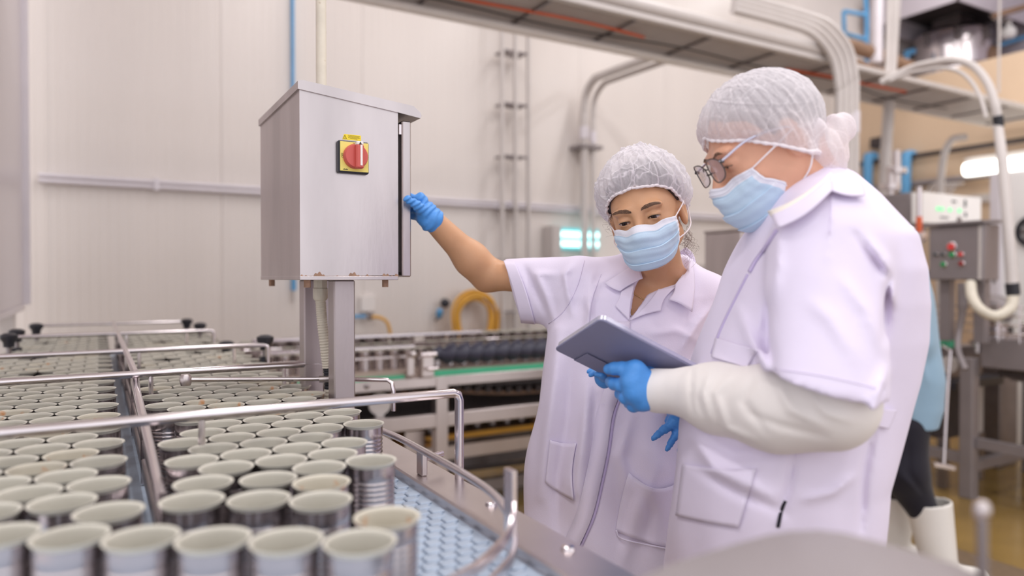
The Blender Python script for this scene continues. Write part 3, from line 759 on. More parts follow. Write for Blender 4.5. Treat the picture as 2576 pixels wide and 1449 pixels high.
# ---------------------------------------------------------------- stainless box behind the woman
c = P(1864, 650, 3.25); zt_ = P(1864, 581, 3.25)[2]; zb_ = P(1864, 726, 3.25)[2]
t = thing('pedestal_box', 'plain stainless box on a pedestal standing between the two coated people', 'box', (c[0], c[1], 0))
d2 = onx(1772, 650, c[0])
B('body', (c[0], c[1], zb_), (c[0] + .20, d2[1], zt_), M['box'], t, bev=.004)
B('lid', (c[0] - .004, c[1] - .004, zt_), (c[0] + .204, d2[1] + .004, zt_ + .012), M['box'], t, bev=.002)
B('column', (c[0] + .07, c[1] + .08, 0.01), (c[0] + .12, c[1] + .13, zb_), M['post'], t)
B('base_plate', (c[0] + .0, c[1] + .01, 0.0), (c[0] + .19, c[1] + .20, .012), M['post'], t)

# ---------------------------------------------------------------- machine with push-button box on the right
xb_ = 4.28
pa = onx(2475, 705, xb_); pb_ = onx(2338, 705, xb_); ptop = onx(2475, 563, xb_); pe = ony(2514, 640, pa[1])
Y0, Y1, X1, Z0, Z1 = pa[1], pb_[1], pe[0], pa[2], ptop[2]
t = thing('button_box', 'grey push-button control box with red and green buttons on twin posts', 'control box', (xb_, Y0, .95))
B('body', (xb_, Y0, Z0), (X1, Y1, Z1), M['grey'], t, bev=.004)
MB().prism([(xb_ - .04, Y0 - .015, Z1 + .004), (xb_ - .04, Y1 + .015, Z1 + .004), (xb_ - .04, Y1 + .015, Z1 + .02), (xb_ - .04, Y0 - .015, Z1 + .02)], (X1 - xb_ + .05, 0, .006)).build('roof', M['grey'], t)
B('door', (xb_ - .012, Y0 + .006, Z0 + .004), (xb_ + .001, Y1 - .004, Z1 - .008), M['grey'], t)
B('door_edge', (xb_ - .014, Y0 + .008, Z0 + .004), (xb_ - .010, Y0 + .024, Z1 - .008), M['greyl'], t, bev=0)
for (px, py, r, m, lab) in ((2395, 621, .021, 'btnred', 'large red stop button'), (2355, 640, .010, 'btnbk', 'dark button'), (2374, 640, .011, 'btnbk', 'dark button'), (2397, 641, .015, 'btngrn', 'green button'), (2419, 640, .012, 'btnred', 'small red button'), (2375, 665, .014, 'btngrn', 'green button'), (2420, 663, .013, 'btndk', 'dark red button')):
    c = onx(px, py, xb_ - .013)
    bz = MB().lathe([(r * 1.35, 0), (r * 1.35, .005), (r * 1.1, .008)], c, 16, (-1, 0, 0)).build('bezel', M['steelb'], t)
    MB().lathe([(r, .006), (r, .016), (r * .8, .021)], c, 16, (-1, 0, 0)).build('button', M[m], bz, label=lab)
for px in (2383, 2470):
    c = onx(px, 720, xb_ + .09); B('post', (c[0] - .03, c[1] - .03, .93), (c[0] + .03, c[1] + .03, Z0), M['grey'], t)
for dx in (.03, .15):
    MB().lathe([(.009, -.02), (.009, 0)], (xb_ + dx, Y0 + .02, Z0), 8).build('bolt', M['steeld'], t)
c = onx(2421, 720, xb_ + .02); T('cable_trunk', smooth_path([c + UP * .02, c + UP * -.15, onx(2413, 830, xb_ + .02), onx(2410, 880, xb_ - .02), onx(2428, 930, xb_ - .06)], 6), [.026] * 6 + [.020] * 6 + [.017] * 13, M['grey'], t)
# white indicator panel on a frame behind
a = ony(2323, 482, 2.72); b = ony(2469, 497, 2.72); zl_ = ony(2335, 561, 2.72)[2]
t = thing('indicator_panel', 'white glossy indicator panel with green lamps above the push-button box', 'control panel', (a[0], 2.72, 1))
B('panel', (a[0], 2.72, zl_), (b[0], 2.80, a[2]), M['panelw'], t, bev=.004)
for (px, py) in ((2369, 526), (2389, 528), (2413, 530), (2359, 525)):
    c = ony(px, py, 2.718); MB().lathe([(.012, 0), (.010, .008)], c, 12, (0, -1, 0)).build('green_lamp', M['led'], t)
for (px, py, w_, h_) in ((2400, 507, .05, .012), (2428, 512, .02, .05), (2375, 547, .10, .008), (2429, 540, .02, .03)):
    c = ony(px, py, 2.718); B('gauge', c - np.array([w_ / 2, .004, h_ / 2]), c + np.array([w_ / 2, .002, h_ / 2]), M['btnbk'], t, bev=.001)
c = ony(2412, 553, 2.718); MB().lathe([(.022, 0), (.018, .01)], c, 14, (0, -1, 0)).build('dial', M['steeld'], t)
B('stand', ((a[0] + b[0]) / 2 - .03, 2.75, .02), ((a[0] + b[0]) / 2 + .03, 2.79, zl_), M['grey'], t)
# round-edged machine table
lgx, lgy = onz(2436, 1252, 0)[:2]
t = thing('rotary_table', 'grey steel machine table with curved guard hoops and wire basket rim', 'machine', (lgx, lgy, 0))
h = .038
zt2 = float(P(2460, 850, 4.15)[2]); zu = float(P(2500, 926, 4.15)[2])
fA = B('leg', (lgx - h, lgy - h, 0), (lgx + h, lgy + h, .83), M['grey'], t, bev=.005)
for (dx, dy) in ((.95, .1), (.95, -1.3), (.0, -1.35), (.35, 1.1)):
    B('leg', (lgx + dx - h, lgy + dy - h, 0), (lgx + dx + h, lgy + dy + h, zu if dy < 1 else .8), M['grey' if dy < 1 else 'dark'], t, bev=.005)
B('brace', (lgx, lgy - 1.32, .30), (lgx + .05, lgy - .04, .36), M['grey'], t); B('brace', (lgx + .04, lgy - .03, .16), (lgx + .93, lgy + .02, .22), M['grey'], t)
B('brace', (lgx + .92, lgy - 1.3, .30), (lgx + .98, lgy + .1, .36), M['grey'], t); B('brace', (lgx - .03, lgy + .04, .20), (lgx + .03, lgy + 1.3, .26), M['grey'], t)
B('apron', (lgx + .02, lgy - 1.5, zu), (lgx + .05, lgy - .05, zt2), M['grey'], t, bev=.006)
B('apron', (lgx + .05, lgy - .08, zu), (lgx + 1.3, lgy - .05, zt2), M['grey'], t, bev=.006)
B('table_top', (lgx + .05, lgy - 1.5, zt2 - .04), (lgx + 1.3, lgy - .08, zt2 - .02), M['steel'], t, bev=.002)
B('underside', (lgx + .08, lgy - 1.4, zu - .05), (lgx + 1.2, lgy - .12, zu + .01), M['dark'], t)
for k, zz in enumerate((.79, .72)):
    T('guard_hoop', [(lgx + .55 + (.62 - .03 * k) * math.cos(q), lgy - .75 + (.80 - .03 * k) * math.sin(q), zz) for q in np.linspace(R(80), R(280), 40)], .015, M['grey'], t)
for q in (95, 130, 165, 200, 240): T('hoop_post', [(lgx + .55 + .6 * math.cos(R(q)), lgy - .75 + .78 * math.sin(R(q)), .70), (lgx + .55 + .6 * math.cos(R(q)), lgy - .75 + .78 * math.sin(R(q)), zu)], .01, M['grey'], t, n=8)
# wire basket rim above
for k in range(4):
    zz = zt2 + .03 + .05 * k
    T('rim_wire', [(lgx - .02, lgy + .95, zz), (lgx + .02, lgy - .03, zz), (lgx + .03, lgy - 1.5, zz)], .005, M['steelb'], t, n=6)
for k in range(22): 
    y = lgy + .95 - k * .11; T('rim_upright', [(lgx + .01, y, zt2 - .02 if y < lgy else .9), (lgx + .01, y, zt2 + .20)], .004, M['steelb'], t, n=6)
for k in range(3): T('clear_tube', [(lgx + .05, lgy - .02 - .05 * k, .86), (lgx + .05, lgy - .02 - .05 * k, zt2 + .08)], .017, M['steelb'], t)
# cans waiting behind the rim
for k in range(14):
    s = can0 if False else None
    c = link_copy(can0); c.location = (lgx + .10 + .09 * (k % 2), lgy - .12 - .095 * k, zt2 - .02); c.rotation_euler = (0, 0, k * 1.3)
    tag(c, 'tin can waiting behind the wire rim of the rotary table', 'can', 'cans on the rotary table'); link_copy(rim0, parent=c); link_copy(in0, parent=c)
# dark feed table left of the leg
p = P(2340, 940, 4.7)
t = thing('feed_table', 'low dark feed table with a brown cabinet left of the machine leg', 'table', (p[0], p[1], 0))
B('top', (p[0] - .25, p[1] - .3, p[2] - .05), (p[0] + .30, p[1] + .25, p[2]), M['black'], t); B('upper_block', (p[0] - .2, p[1] - .22, p[2]), (p[0] + .2, p[1] + .2, p[2] + .20), M['steeld'], t)
B('cabinet', (p[0] - .2, p[1] - .2, .30), (p[0] + .1, p[1] + .2, p[2] - .05), M['dark'], t); B('cabinet_door', (p[0] + .1, p[1] - .22, .30), (p[0] + .22, p[1] + .1, p[2] - .05), M['greyl'], t)
for dx, dy in ((-.2, -.2), (.2, -.2), (-.2, .2), (.2, .2)): B('leg', (p[0] + dx - .025, p[1] + dy - .025, 0), (p[0] + dx + .025, p[1] + dy + .025, .31), M['steeld'], t)
MB().lathe([(.05, 0), (.05, .03)], p + np.array([-.22, -.24, .1]), 20, (-1, -.4, 0)).build('pulley', M['greyl'], t)
B('green_block', p + np.array([-.25, -.25, .2]), p + np.array([-.17, -.15, .25]), M['green'], t)
o = B('tan_crate', tuple(onz(2345, 1075, .26) + np.array([0, .3, 0])), tuple(onz(2345, 1075, .26) + np.array([.42, .6, .09])), M['wood'], bev=.004); tag(o, 'tan board lying low beside the dark feed table', 'board')
# squeegee
a = P(2391, 882, 4.05); b = P(2374, 1166, 3.95)
t = thing('floor_squeegee', 'thin steel squeegee hanging head down beside the machine leg', 'squeegee', b)
T('handle', smooth_path([a + UP * .0, P(2385, 960, 4.03), P(2379, 1060, 3.98), b], 5), .0085, M['steelb'], t)
q0, q1 = P(2348, 1168, 3.95), P(2402, 1178, 3.95)
dv = (q1 - q0) / np.linalg.norm(q1 - q0); MB().obox((q0 + q1) / 2, (np.linalg.norm(q1 - q0) / 2, .012, .013), np.array([dv, np.cross(UP, dv), UP]), .003).build('head', M['steelb'], t)
T('hook', [a, a + np.array([.03, .06, .02])], .008, M['steelb'], t)
# rusty-banded pole, grey hopper, steam valve etc.
a = P(2313, 470, 4.45); b = P(2318, 760, 4.45)
t = thing('banded_pole', 'silver pole with an orange band standing left of the push-button box', 'pole', (a[0], a[1], 0))
T('pole', [(a[0], a[1], 0.0), (a[0], a[1], a[2])], .016, M['steelb'], t); za = P(2313, 545, 4.45)[2]; zb2 = P(2313, 585, 4.45)[2]
T('orange_band', [(a[0], a[1], zb2), (a[0], a[1], za)], .0175, M['orange'], t); T('flange', [(a[0], a[1], 1.2), (a[0], a[1], 1.215)], .03, M['rust'], t)
a = P(2256, 487, 5.0); b = P(2322, 572, 5.0)
o = B('grey_hopper_box', (a[0], a[1] - .1, b[2]), (b[0] + .1, a[1] + .25, a[2]), M['grey'], bev=.01); tag(o, 'dull grey machine housing left of the white indicator panel', 'housing')
t = thing('housing_frame', 'dark pipework frame carrying the grey machine housing', 'frame', (a[0], a[1], 0))
for dx in (0.02, .22): B('upright', (a[0] + dx, a[1] + .02, 0), (a[0] + dx + .05, a[1] + .07, b[2]), M['steeld'], t)
for zz in (1.30, 1.05): B('crosspiece', (a[0] - .1, a[1] - .0, zz), (b[0] + .25, a[1] + .05, zz + .06), M['dark'], t)
p = P(2290, 592, 4.9); MB().lathe([(.05, -.09), (.06, -.07), (.06, .07), (.05, .09)], p, 16, (1, -.5, 0)).build('bright_cylinder', M['steelb'], t)
for px, py in ((2255, 430), (2240, 470)):
    p = P(px, py, 5.3); MB().lathe([(.03, -.15), (.03, -.02), (.07, -.02), (.07, .02), (.03, .02), (.03, .15)], p, 14).build('flanged_pipe', M['steel'], t)
# leaning pipe & columns around
o = T('leaning_pipe', [P(2253, -20, 5.7), P(2222, 500, 5.7), P(2214, 640, 5.7)], .042, M['greyl'], n=16); tag(o, 'grey pipe leaning slightly as it passes behind the tray', 'pipe')
o = T('thin_riser_pipe', [P(2238, -20, 5.55), P(2232, 196, 5.55)], .018, M['greyl'], n=10); tag(o, 'thin riser beside the leaning grey pipe above the tray', 'pipe')
p0 = P(2206, -30, 7.0); p1 = P(2206, 158, 7.0)
o = T('white_riser', [p0, (p0[0], p0[1], p1[2])], .055, M['trimw'], n=16); tag(o, 'short white vertical duct left of the leaning pipe', 'duct')
# arching conduit
dd = [(2215, 208, 4.9), (2290, 172, 4.8), (2345, 158, 4.65), (2400, 151, 4.5), (2448, 166, 4.4), (2484, 208, 4.3), (2504, 265, 4.22), (2511, 320, 4.2), (2521, 400, 4.1), (2535, 560, 3.98), (2546, 716, 3.92)]
t = thing('arching_conduit', 'white conduit arching off the tray and dropping to the push-button box', 'conduit', P(2400, 151, 4.5))
pth = smooth_path([P(*q) for q in dd], 5)
T('pipe', pth, [.023] * 30 + [.025 + .0002 * i for i in range(len(pth) - 30)], M['greyl'], t, n=14)
T('second_pipe', [q + np.array([-.05, .03, -.05]) for q in pth[3:32]], .012, M['greyl'], t, n=10)
T('black_sleeve', [P(2510, 292, 4.2), P(2513, 320, 4.2)], .028, M['blackrub'], t); T('black_sleeve', [P(2546, 712, 3.92), P(2549, 742, 3.92)], .034, M['blackrub'], t)
T('loop_hose', smooth_path([P(2549, 740, 3.92), P(2541, 775, 3.90), P(2505, 795, 3.90), P(2468, 780, 3.92), P(2446, 748, 3.98), P(2441, 712, 4.04)], 6), .028, M['hosew'], t)
# white cabinet with fan at the right edge
a = P(2516, 468, 5.6); b = P(2516, 780, 5.6)
t = thing('white_cabinet', 'tall bright white cabinet with a round fan at the right edge', 'cabinet', (a[0], a[1], b[2] - .3))
B('body', (a[0], a[1] - .9, 0.0), (a[0] + .5, a[1] + .0, a[2] + .1), M['panelw'], t, bev=.01)
B('edge_profile', (a[0] - .05, a[1] - .02, .5), (a[0] + .0, a[1] + .05, a[2] + .1), M['trimw'], t)
c = onx(2604, 582, a[0] - .005); MB().lathe([(.10, 0), (.125, 0), (.125, .03), (.10, .03), (.10, 0)], c, 28, (-1, 0, 0), cap0=False, cap1=False).build('fan_ring', M['blackrub'], t)
for k in range(4): MB().obox(c + np.array([-.012, 0, 0]), (.004, .018, .095), np.array([[1, 0, 0], [0, math.cos(k * .785), math.sin(k * .785)], [0, -math.sin(k * .785), math.cos(k * .785)]]), .002).build('fan_blade', M['steeld'], t)
p = P(2500, 785, 5.0); t2 = thing('grey_motor', 'rounded grey motor behind the loop of white hose', 'motor', p)
MB().lathe([(.05, -.14), (.11, -.12), (.12, 0), (.11, .12), (.05, .14)], p, 20, (1, .4, 0)).build('casing', M['steeld'], t2); B('foot', p + np.array([-.1, -.08, -.2]), p + np.array([.1, .08, -.10]), M['dark'], t2)
B('stand', (p[0] - .12, p[1] - .1, 0), (p[0] + .12, p[1] + .1, p[2] - .2), M['steeld'], t2)
# ---------------------------------------------------------------- tan wall fittings
def wr_(px, py, off=.06): return onx(px, py, XR - off)
a = wr_(2432, 428, .12)
t = thing('wall_tube_lamp', 'lit fluorescent tube lamp on the tan wall', 'lamp', a)
T('tube', [(XR - .14, a[1], a[2]), (XR - .14, a[1] - 1.25, a[2])], .062, M['lampw'], t, n=14); B('housing', (XR - .10, a[1] - 1.27, a[2] + .01), (XR, a[1] + .03, a[2] + .12), M['greyl'], t)
for py, r_, lab in ((392, .025, 'dark pipe running along the tan wall above the lamp'), (462, .03, 'grey pipe running along the tan wall below the lamp')):
    p = wr_(2300, py, .1); o = T('wall_pipe', [(XR - .08, 4.9, p[2]), (XR - .08, 1.5, p[2])], r_, M['grey' if py > 400 else 'dark'], n=10); tag(o, lab, 'pipe')
for px, py0, py1, lab in ((2183, 392, 520, 'short blue standpipe nearest the white wall'), (2279, 388, 520, 'blue standpipe on the tan wall behind the machine housing')):
    a = wr_(px, py0, .12); b = wr_(px, py1, .12); o = T('blue_standpipe', smooth_path([(XR - .005, a[1], a[2]), (XR - .08, a[1], a[2] - .01), (XR - .12, a[1], a[2] - .10), (XR - .12, a[1], b[2] - .5)], 5), .05, M['blue'], n=14); tag(o, lab, 'pipe')
a = wr_(2370, 345, .3); t = thing('grey_elbow_conduit', 'grey conduit curving down from the tray to the tan wall pipes', 'conduit', a)
T('conduit', smooth_path([P(2430, 345, 6.3), P(2395, 352, 6.3), P(2375, 390, 6.3), P(2367, 450, 6.3), P(2366, 510, 6.3), P(2366, 640, 6.3) * np.array([1, 1, 0])], 6), .03, M['greyl'], t)
a = wr_(2208, 358, .05); o = B('wall_switch_box', (XR - .09, a[1] - .07, a[2] - .06), (XR, a[1] + .07, a[2] + .05), M['dark'], bev=.01); tag(o, 'small dark switch box on the tan wall', 'box')
mb = 0
for k in range(6):
    p = wr_(2330 + k * 12, 480, .2); o = T('hose_bend', smooth_path([p + UP * -.05 + np.array([.19, 0, 0]), p + UP * -.05, p + UP * .04 + np.array([0, -.05, 0]), p + UP * .06 + np.array([0, -.12, 0])], 5), .012, M['greyl'], n=8); tag(o, 'thin grey bent hose behind the white indicator panel', 'hose', 'bent hoses behind the indicator panel')
# ---------------------------------------------------------------- mezzanine: tank, hood, brown and blue pipes
def mz(px, py, d): return P(px, py, d)
tk = mz(2397, 185, 8.1); ztop = mz(2397, 97, 8.1)[2]; zf = ZP - .72
t = thing('steel_tank', 'shiny round steel tank on the mezzanine behind the tan parapet', 'tank', (tk[0], tk[1], zf))
rr_ = .385
MB().lathe([(rr_ * .98, 0), (rr_, .02), (rr_, ztop - zf - .02), (rr_ * 1.05, ztop - zf - .015), (rr_ * 1.05, ztop - zf + .01), (rr_ * .9, ztop - zf + .05), (.1, ztop - zf + .09)], (tk[0], tk[1], zf), 40).build('shell', M['steelb'], t)
MB().lathe([(rr_ * 1.03, 0), (rr_ * 1.05, .02), (rr_ * 1.03, .04)], (tk[0], tk[1], zf + .95), 40, cap0=False, cap1=False).build('band', M['steel'], t)
for q in (170, 215, 260):
    MB().obox((tk[0] + rr_ * 1.04 * math.cos(R(q)), tk[1] + rr_ * 1.04 * math.sin(R(q)), ztop - .06), (.03, .03, .07), np.eye(3), .006).build('lid_clamp', M['steeld'], t)
t = thing('duct', 'square grey duct rising from the round tank into the hood', 'duct', (tk[0], tk[1], ztop))
B('duct_body', (tk[0] - .14, tk[1] - .14, ztop + .06), (tk[0] + .16, tk[1] + .16, ZC - .01), M['box'], t, bev=.01)
hz = mz(2390, 5, 8.1)[2]
t = thing('extract_hood', 'big grey extract hood over the mezzanine tank', 'hood', (tk[0], tk[1], hz))
hx0, hx1, hy0, hy1 = 7.28, 8.82, 3.90, 4.85
hzb = float(onx(2390, 6, 7.28)[2])
for nm, lo, hi in (('skirt', (hx0, hy0, hzb), (hx0 + .02, hy1, hzb + .34)), ('skirt', (hx0, hy0, hzb), (hx1, hy0 + .02, hzb + .34)), ('skirt', (hx0, hy1 - .02, hzb), (hx1, hy1, hzb + .34))):
    B(nm, lo, hi, M['greywall'], t, bev=0)
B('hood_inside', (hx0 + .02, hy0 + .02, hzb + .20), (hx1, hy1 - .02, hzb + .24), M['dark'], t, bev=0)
p = mz(2440, 130, 7.9)
t = thing('tank_motor', 'brown stained motor and gearbox beside the mezzanine tank', 'motor', p)
MB().lathe([(.06, -.2), (.13, -.18), (.14, .1), (.10, .15)], mz(2475, 150, 7.9), 16, (.3, -1, .2)).build('motor', M['brown'], t); B('gearbox', mz(2478, 175, 7.9) - .10, mz(2478, 175, 7.9) + .12, M['dark'], t, bev=.02)
p = mz(2537, 80, 7.6); t = thing('bell_lamp', 'small glass bell lamp hanging under the hood pipe', 'lamp', p)
MB().lathe([(.02, .12), (.03, .06), (.065, .03), (.075, -.03), (.05, -.065), (.01, -.07)], p, 18).build('shade', M['panelw'], t); T('stem', smooth_path([p + UP * .1, p + UP * .22, mz(2515, 48, 7.6), mz(2495, 35, 7.6)], 5), .03, M['greyl'], t)
for nm, pts, r_, m, lab, cat in (
    ('brown_pipe', [mz(2120, 110, 6.9), mz(2180, 128, 7.0), mz(2295, 172, 7.2)], .065, 'brown', 'upper brown clad pipe on the mezzanine edge', 'pipe'),
    ('brown_pipe', [mz(2128, 150, 6.85), mz(2190, 176, 7.0), mz(2290, 205, 7.2)], .05, 'brown', 'lower brown clad pipe on the mezzanine edge', 'pipe'),
    ('pipe_stub', [mz(2116, 100, 6.7), mz(2116, 160, 6.7) * np.array([1, 1, 0]) + UP * 0], .055, 'greyl', 'upright pale pipe rising from the floor to where the brown pipes begin', 'pipe'),
    ('blue_line', [mz(2285, -10, 8.4), mz(2314, 75, 8.4), mz(2314, 118, 8.4)], .022, 'blue', 'thin blue line dropping beside the tank', 'pipe'),
    ('blue_line', [mz(2280, 150, 7.9) * np.array([1, 1, 0]) + UP * (ZP - .72), mz(2280, 150, 7.9), mz(2282, 132, 7.9), mz(2300, 128, 7.9)], .035, 'blue', 'blue elbow pipe by the tank foot', 'pipe'),
    ('blue_line', [mz(2500, 118, 7.9), mz(2580, 92, 7.9)], .022, 'blue', 'blue line running past the mezzanine tank to the right', 'pipe'),
    ('hood_beam', [mz(2500, 40, 7.3), mz(2590, 14, 7.3)], .03, 'brown', 'brown edged pipe running under the hood front', 'pipe')):
    o = T(nm, pts, r_, M[m], n=12); tag(o, lab, cat)
bq = [mz(2122, 28, 7.3), mz(2180, 38, 7.3), mz(2180, 100, 7.3), mz(2124, 84, 7.3)]
t = thing('blue_guard_frame', 'blue tubular guard frame at the head of the mezzanine', 'guard', mz(2150, 100, 7.3))
for i in range(4): T('tube', [bq[i], bq[(i + 1) % 4]], .022, M['blue'], t, n=8)
T('tube', [mz(2176, -20, 7.3), bq[1]], .022, M['blue'], t, n=8); T('foot', [bq[2], bq[2] - UP * .5], .022, M['blue'], t, n=8)
struct(B('wall_mezzanine', (8.85, -3, ZP - .72), (8.95, YW, ZC), M['greywall'], bev=0))
# ---------------------------------------------------------------- near sheet-metal cover and rod at the bottom right
cz = P(2060, 1335, .62)
t = thing('sheet_cover', 'blurred grey sheet-metal cover bulging up at the front edge', 'cover', cz - UP * .1)
prof = [(1560, 1475, .60), (1690, 1418, .61), (1760, 1396, .615), (1850, 1368, .62), (1935, 1345, .622), (1985, 1336, .624), (2060, 1333, .624), (2120, 1340, .622), (2200, 1360, .618), (2300, 1388, .61), (2400, 1418, .60), (2500, 1460, .59)]
V = []
for (px, py, d) in prof:
    p = P(px, py, d); V.append([p - FWD * .16 - UP * .035, p - FWD * .08 - UP * .012, p - FWD * .02 - UP * .002, p, p + FWD * .004 - UP * .004, p + FWD * .005 - UP * .16])
MB().grid(V).build('curved_sheet', M['steeld'] if False else M['grey'], t)
B('bracket', cz + np.array([-.02, -.02, -.30]), cz + np.array([.02, .02, -.02]), M['grey'], t)
a = P(2471, 1282, .58); b = P(2480, 1480, .58)
t = thing('near_rod', 'blurred thin upright rod with a rounded tip at the bottom right', 'rod', b)
T('shaft', [b - UP * .1, a - UP * .004], .0042, M['steeld'], t, n=12); MB().lathe([(.004, -.008), (.0062, -.004), (.0065, .002), (.0045, .006), (.001, .0075)], a, 14).build('tip', M['steel'], t)
# ---------------------------------------------------------------- distance-field toolkit for bodies and cloth
def smin(a, b, k):
    h = np.clip(.5 + .5 * (b - a) / k, 0, 1); return b + (a - b) * h - k * h * (1 - h)
def smax(a, b, k): return -smin(-a, -b, k)
def s_cap(p, a, b, ra, rb=None):
    a = np.asarray(a, float); b = np.asarray(b, float); rb = ra if rb is None else rb
    ab = b - a; t = np.clip(((p - a) @ ab) / (ab @ ab + 1e-12), 0, 1)
    q = p - a - t[:, None] * ab
    return np.sqrt((q * q).sum(1)) - (ra + (rb - ra) * t)
def s_chain(p, pts, rs, k):
    d = None
    for i in range(len(pts) - 1):
        e = s_cap(p, pts[i], pts[i + 1], rs[i], rs[i + 1]); d = e if d is None else smin(d, e, k)
    return d
def s_ell(p, c, r):
    q = p - np.asarray(c, float); r = np.asarray(r, float)
    k0 = np.sqrt(((q / r) ** 2).sum(1)); k1 = np.sqrt(((q / r ** 2) ** 2).sum(1)) + 1e-9
    return k0 * (k0 - 1) / k1
def s_slices(p, T_, ex=2.4):             # rows: z, cx, cy, a, b
    T_ = np.asarray(T_, float); T_ = T_[np.argsort(T_[:, 0])]
    z = p[:, 2]; f = lambda k: np.interp(z, T_[:, 0], T_[:, k])
    a, b = f(3), f(4); x = np.abs(p[:, 0] - f(1)) / a; y = np.abs(p[:, 1] - f(2)) / b
    r = (x ** ex + y ** ex) ** (1 / ex); d = (r - 1) * np.minimum(a, b) * .9
    return np.maximum(d, np.maximum(T_[0, 0] - z, z - T_[-1, 0]))
def to_px(p):
    return np.stack([CX + F_PX * p[:, 0] / p[:, 1], 700.0 - F_PX * (p[:, 2] - CAM[2]) / p[:, 1]], 1)
def seg2(q, a, b):
    a = np.asarray(a, float); b = np.asarray(b, float); ab = b - a
    t = np.clip(((q - a) @ ab) / (ab @ ab), 0, 1); e = q - a - t[:, None] * ab
    return np.sqrt((e * e).sum(1)), t
def folds_px(p, L):                      # L: (points, width px, amp m); raised or sunk creases on the side facing the aisle
    q = to_px(p); w_ = np.zeros(len(p))
    for pts, wd, am in L:
        best = np.full(len(p), 1e9); tt = np.zeros(len(p)); n = len(pts) - 1
        for i in range(n):
            d, t = seg2(q, pts[i], pts[i + 1]); m = d < best; best[m] = d[m]; tt[m] = (i + t[m]) / n
        w_ += am * np.exp(-(best / wd) ** 2) * np.sin(np.pi * np.clip(tt * .9 + .05, 0, 1)) ** .6
    return w_
def poly2(q, P_):
    P_ = np.asarray(P_, float); n = len(P_); d = np.full(len(q), 1e18); s = np.ones(len(q))
    for i in range(n):
        a = P_[i]; b = P_[i - 1]; e = b - a; w_ = q - a
        t = np.clip((w_ @ e) / (e @ e), 0, 1); r = w_ - t[:, None] * e; d = np.minimum(d, (r * r).sum(1))
        c1 = q[:, 1] >= a[1]; c2 = q[:, 1] < b[1]; c3 = e[0] * w_[:, 1] > e[1] * w_[:, 0]
        fl_ = (c1 & c2 & c3) | (~c1 & ~c2 & ~c3); s[fl_] *= -1
    return s * np.sqrt(d)
def waves(p, seed, fr, amp, an=(1, 1, 1)):
    g = np.random.default_rng(seed); o = np.zeros(len(p))
    for i in range(7):
        k = g.normal(size=3) * np.asarray(an); k /= np.linalg.norm(k); o += np.sin(p @ (k * fr * g.uniform(.5, 1.6)) + g.uniform(0, 6.3))
    return o * amp / 2.6
def mesh_sdf(f, lo, hi, h, B_=16):
    lo = np.asarray(lo, float); hi = np.asarray(hi, float)
    nb = np.maximum(1, np.ceil((hi - lo) / (B_ * h)).astype(int))
    bi = np.stack(np.meshgrid(*[np.arange(n) for n in nb], indexing='ij'), -1).reshape(-1, 3)
    cen = lo + (bi + .5) * B_ * h; d = np.concatenate([f(c) for c in np.array_split(cen, max(1, len(cen) // 60000))])
    bi = bi[np.abs(d) < B_ * h * .87 * 1.45 + .006]
    n1 = B_ + 1; g = np.stack(np.meshgrid(*[np.arange(n1)] * 3, indexing='ij'), -1).reshape(-1, 3)
    N = nb * B_ + 2; ids = []; vs = []; quads = []
    def gid(c): return (c[..., 0] * N[1] + c[..., 1]) * N[2] + c[..., 2]
    for ch in np.array_split(bi, max(1, len(bi) // 48 + 1)):
        if not len(ch): continue
        gi = (ch[:, None] * B_ + g[None]); P_ = lo + gi.reshape(-1, 3) * h
        D = f(P_).reshape(len(ch), n1, n1, n1)
        ins = D < 0
        cs = sum(ins[:, i:i + B_, j:j + B_, k:k + B_].astype(np.int8) for i in (0, 1) for j in (0, 1) for k in (0, 1))
        b, x, y, z = np.nonzero((cs > 0) & (cs < 8))
        if not len(b): continue
        cell = ch[b] * B_ + np.stack([x, y, z], 1)
        acc = np.zeros((len(b), 3)); cnt = np.zeros(len(b))
        cr = [(i, j, k) for i in (0, 1) for j in (0, 1) for k in (0, 1)]
        val = {c: D[b, x + c[0], y + c[1], z + c[2]] for c in cr}
        for c in cr:
            for ax in range(3):
                if c[ax] == 0:
                    e = list(c); e[ax] = 1; e = tuple(e); a_, b_ = val[c], val[e]; m = (a_ < 0) != (b_ < 0)
                    t = np.where(m, a_ / (a_ - b_ + 1e-20), 0); q = np.zeros((len(b), 3)) + np.array(c, float); q[:, ax] += t
                    acc += q * m[:, None]; cnt += m
        ids.append(gid(cell)); vs.append(lo + (cell + acc / cnt[:, None]) * h)
        for ax in range(3):
            sl0 = [slice(0, B_)] * 3; sl1 = list(sl0); sl1[ax] = slice(1, B_ + 1)
            a_ = ins[(slice(None), *sl0)]; b_ = ins[(slice(None), *sl1)]
            bb, x, y, z = np.nonzero(a_ != b_); s_ = a_[bb, x, y, z]; q = ch[bb] * B_ + np.stack([x, y, z], 1)
            u, v = (ax + 1) % 3, (ax + 2) % 3; eu = np.zeros(3, int); eu[u] = 1; ev = np.zeros(3, int); ev[v] = 1
            Q = np.stack([gid(q - eu - ev), gid(q - ev), gid(q), gid(q - eu)], 1); Q[~s_] = Q[~s_][:, ::-1]; quads.append(Q)
    ids = np.concatenate(ids); vs = np.concatenate(vs); Q = np.concatenate(quads)
    o = np.argsort(ids); ids = ids[o]; vs = vs[o]
    k = np.clip(np.searchsorted(ids, Q), 0, len(ids) - 1); ok = (ids[k] == Q).all(1)
    return vs, k[ok]
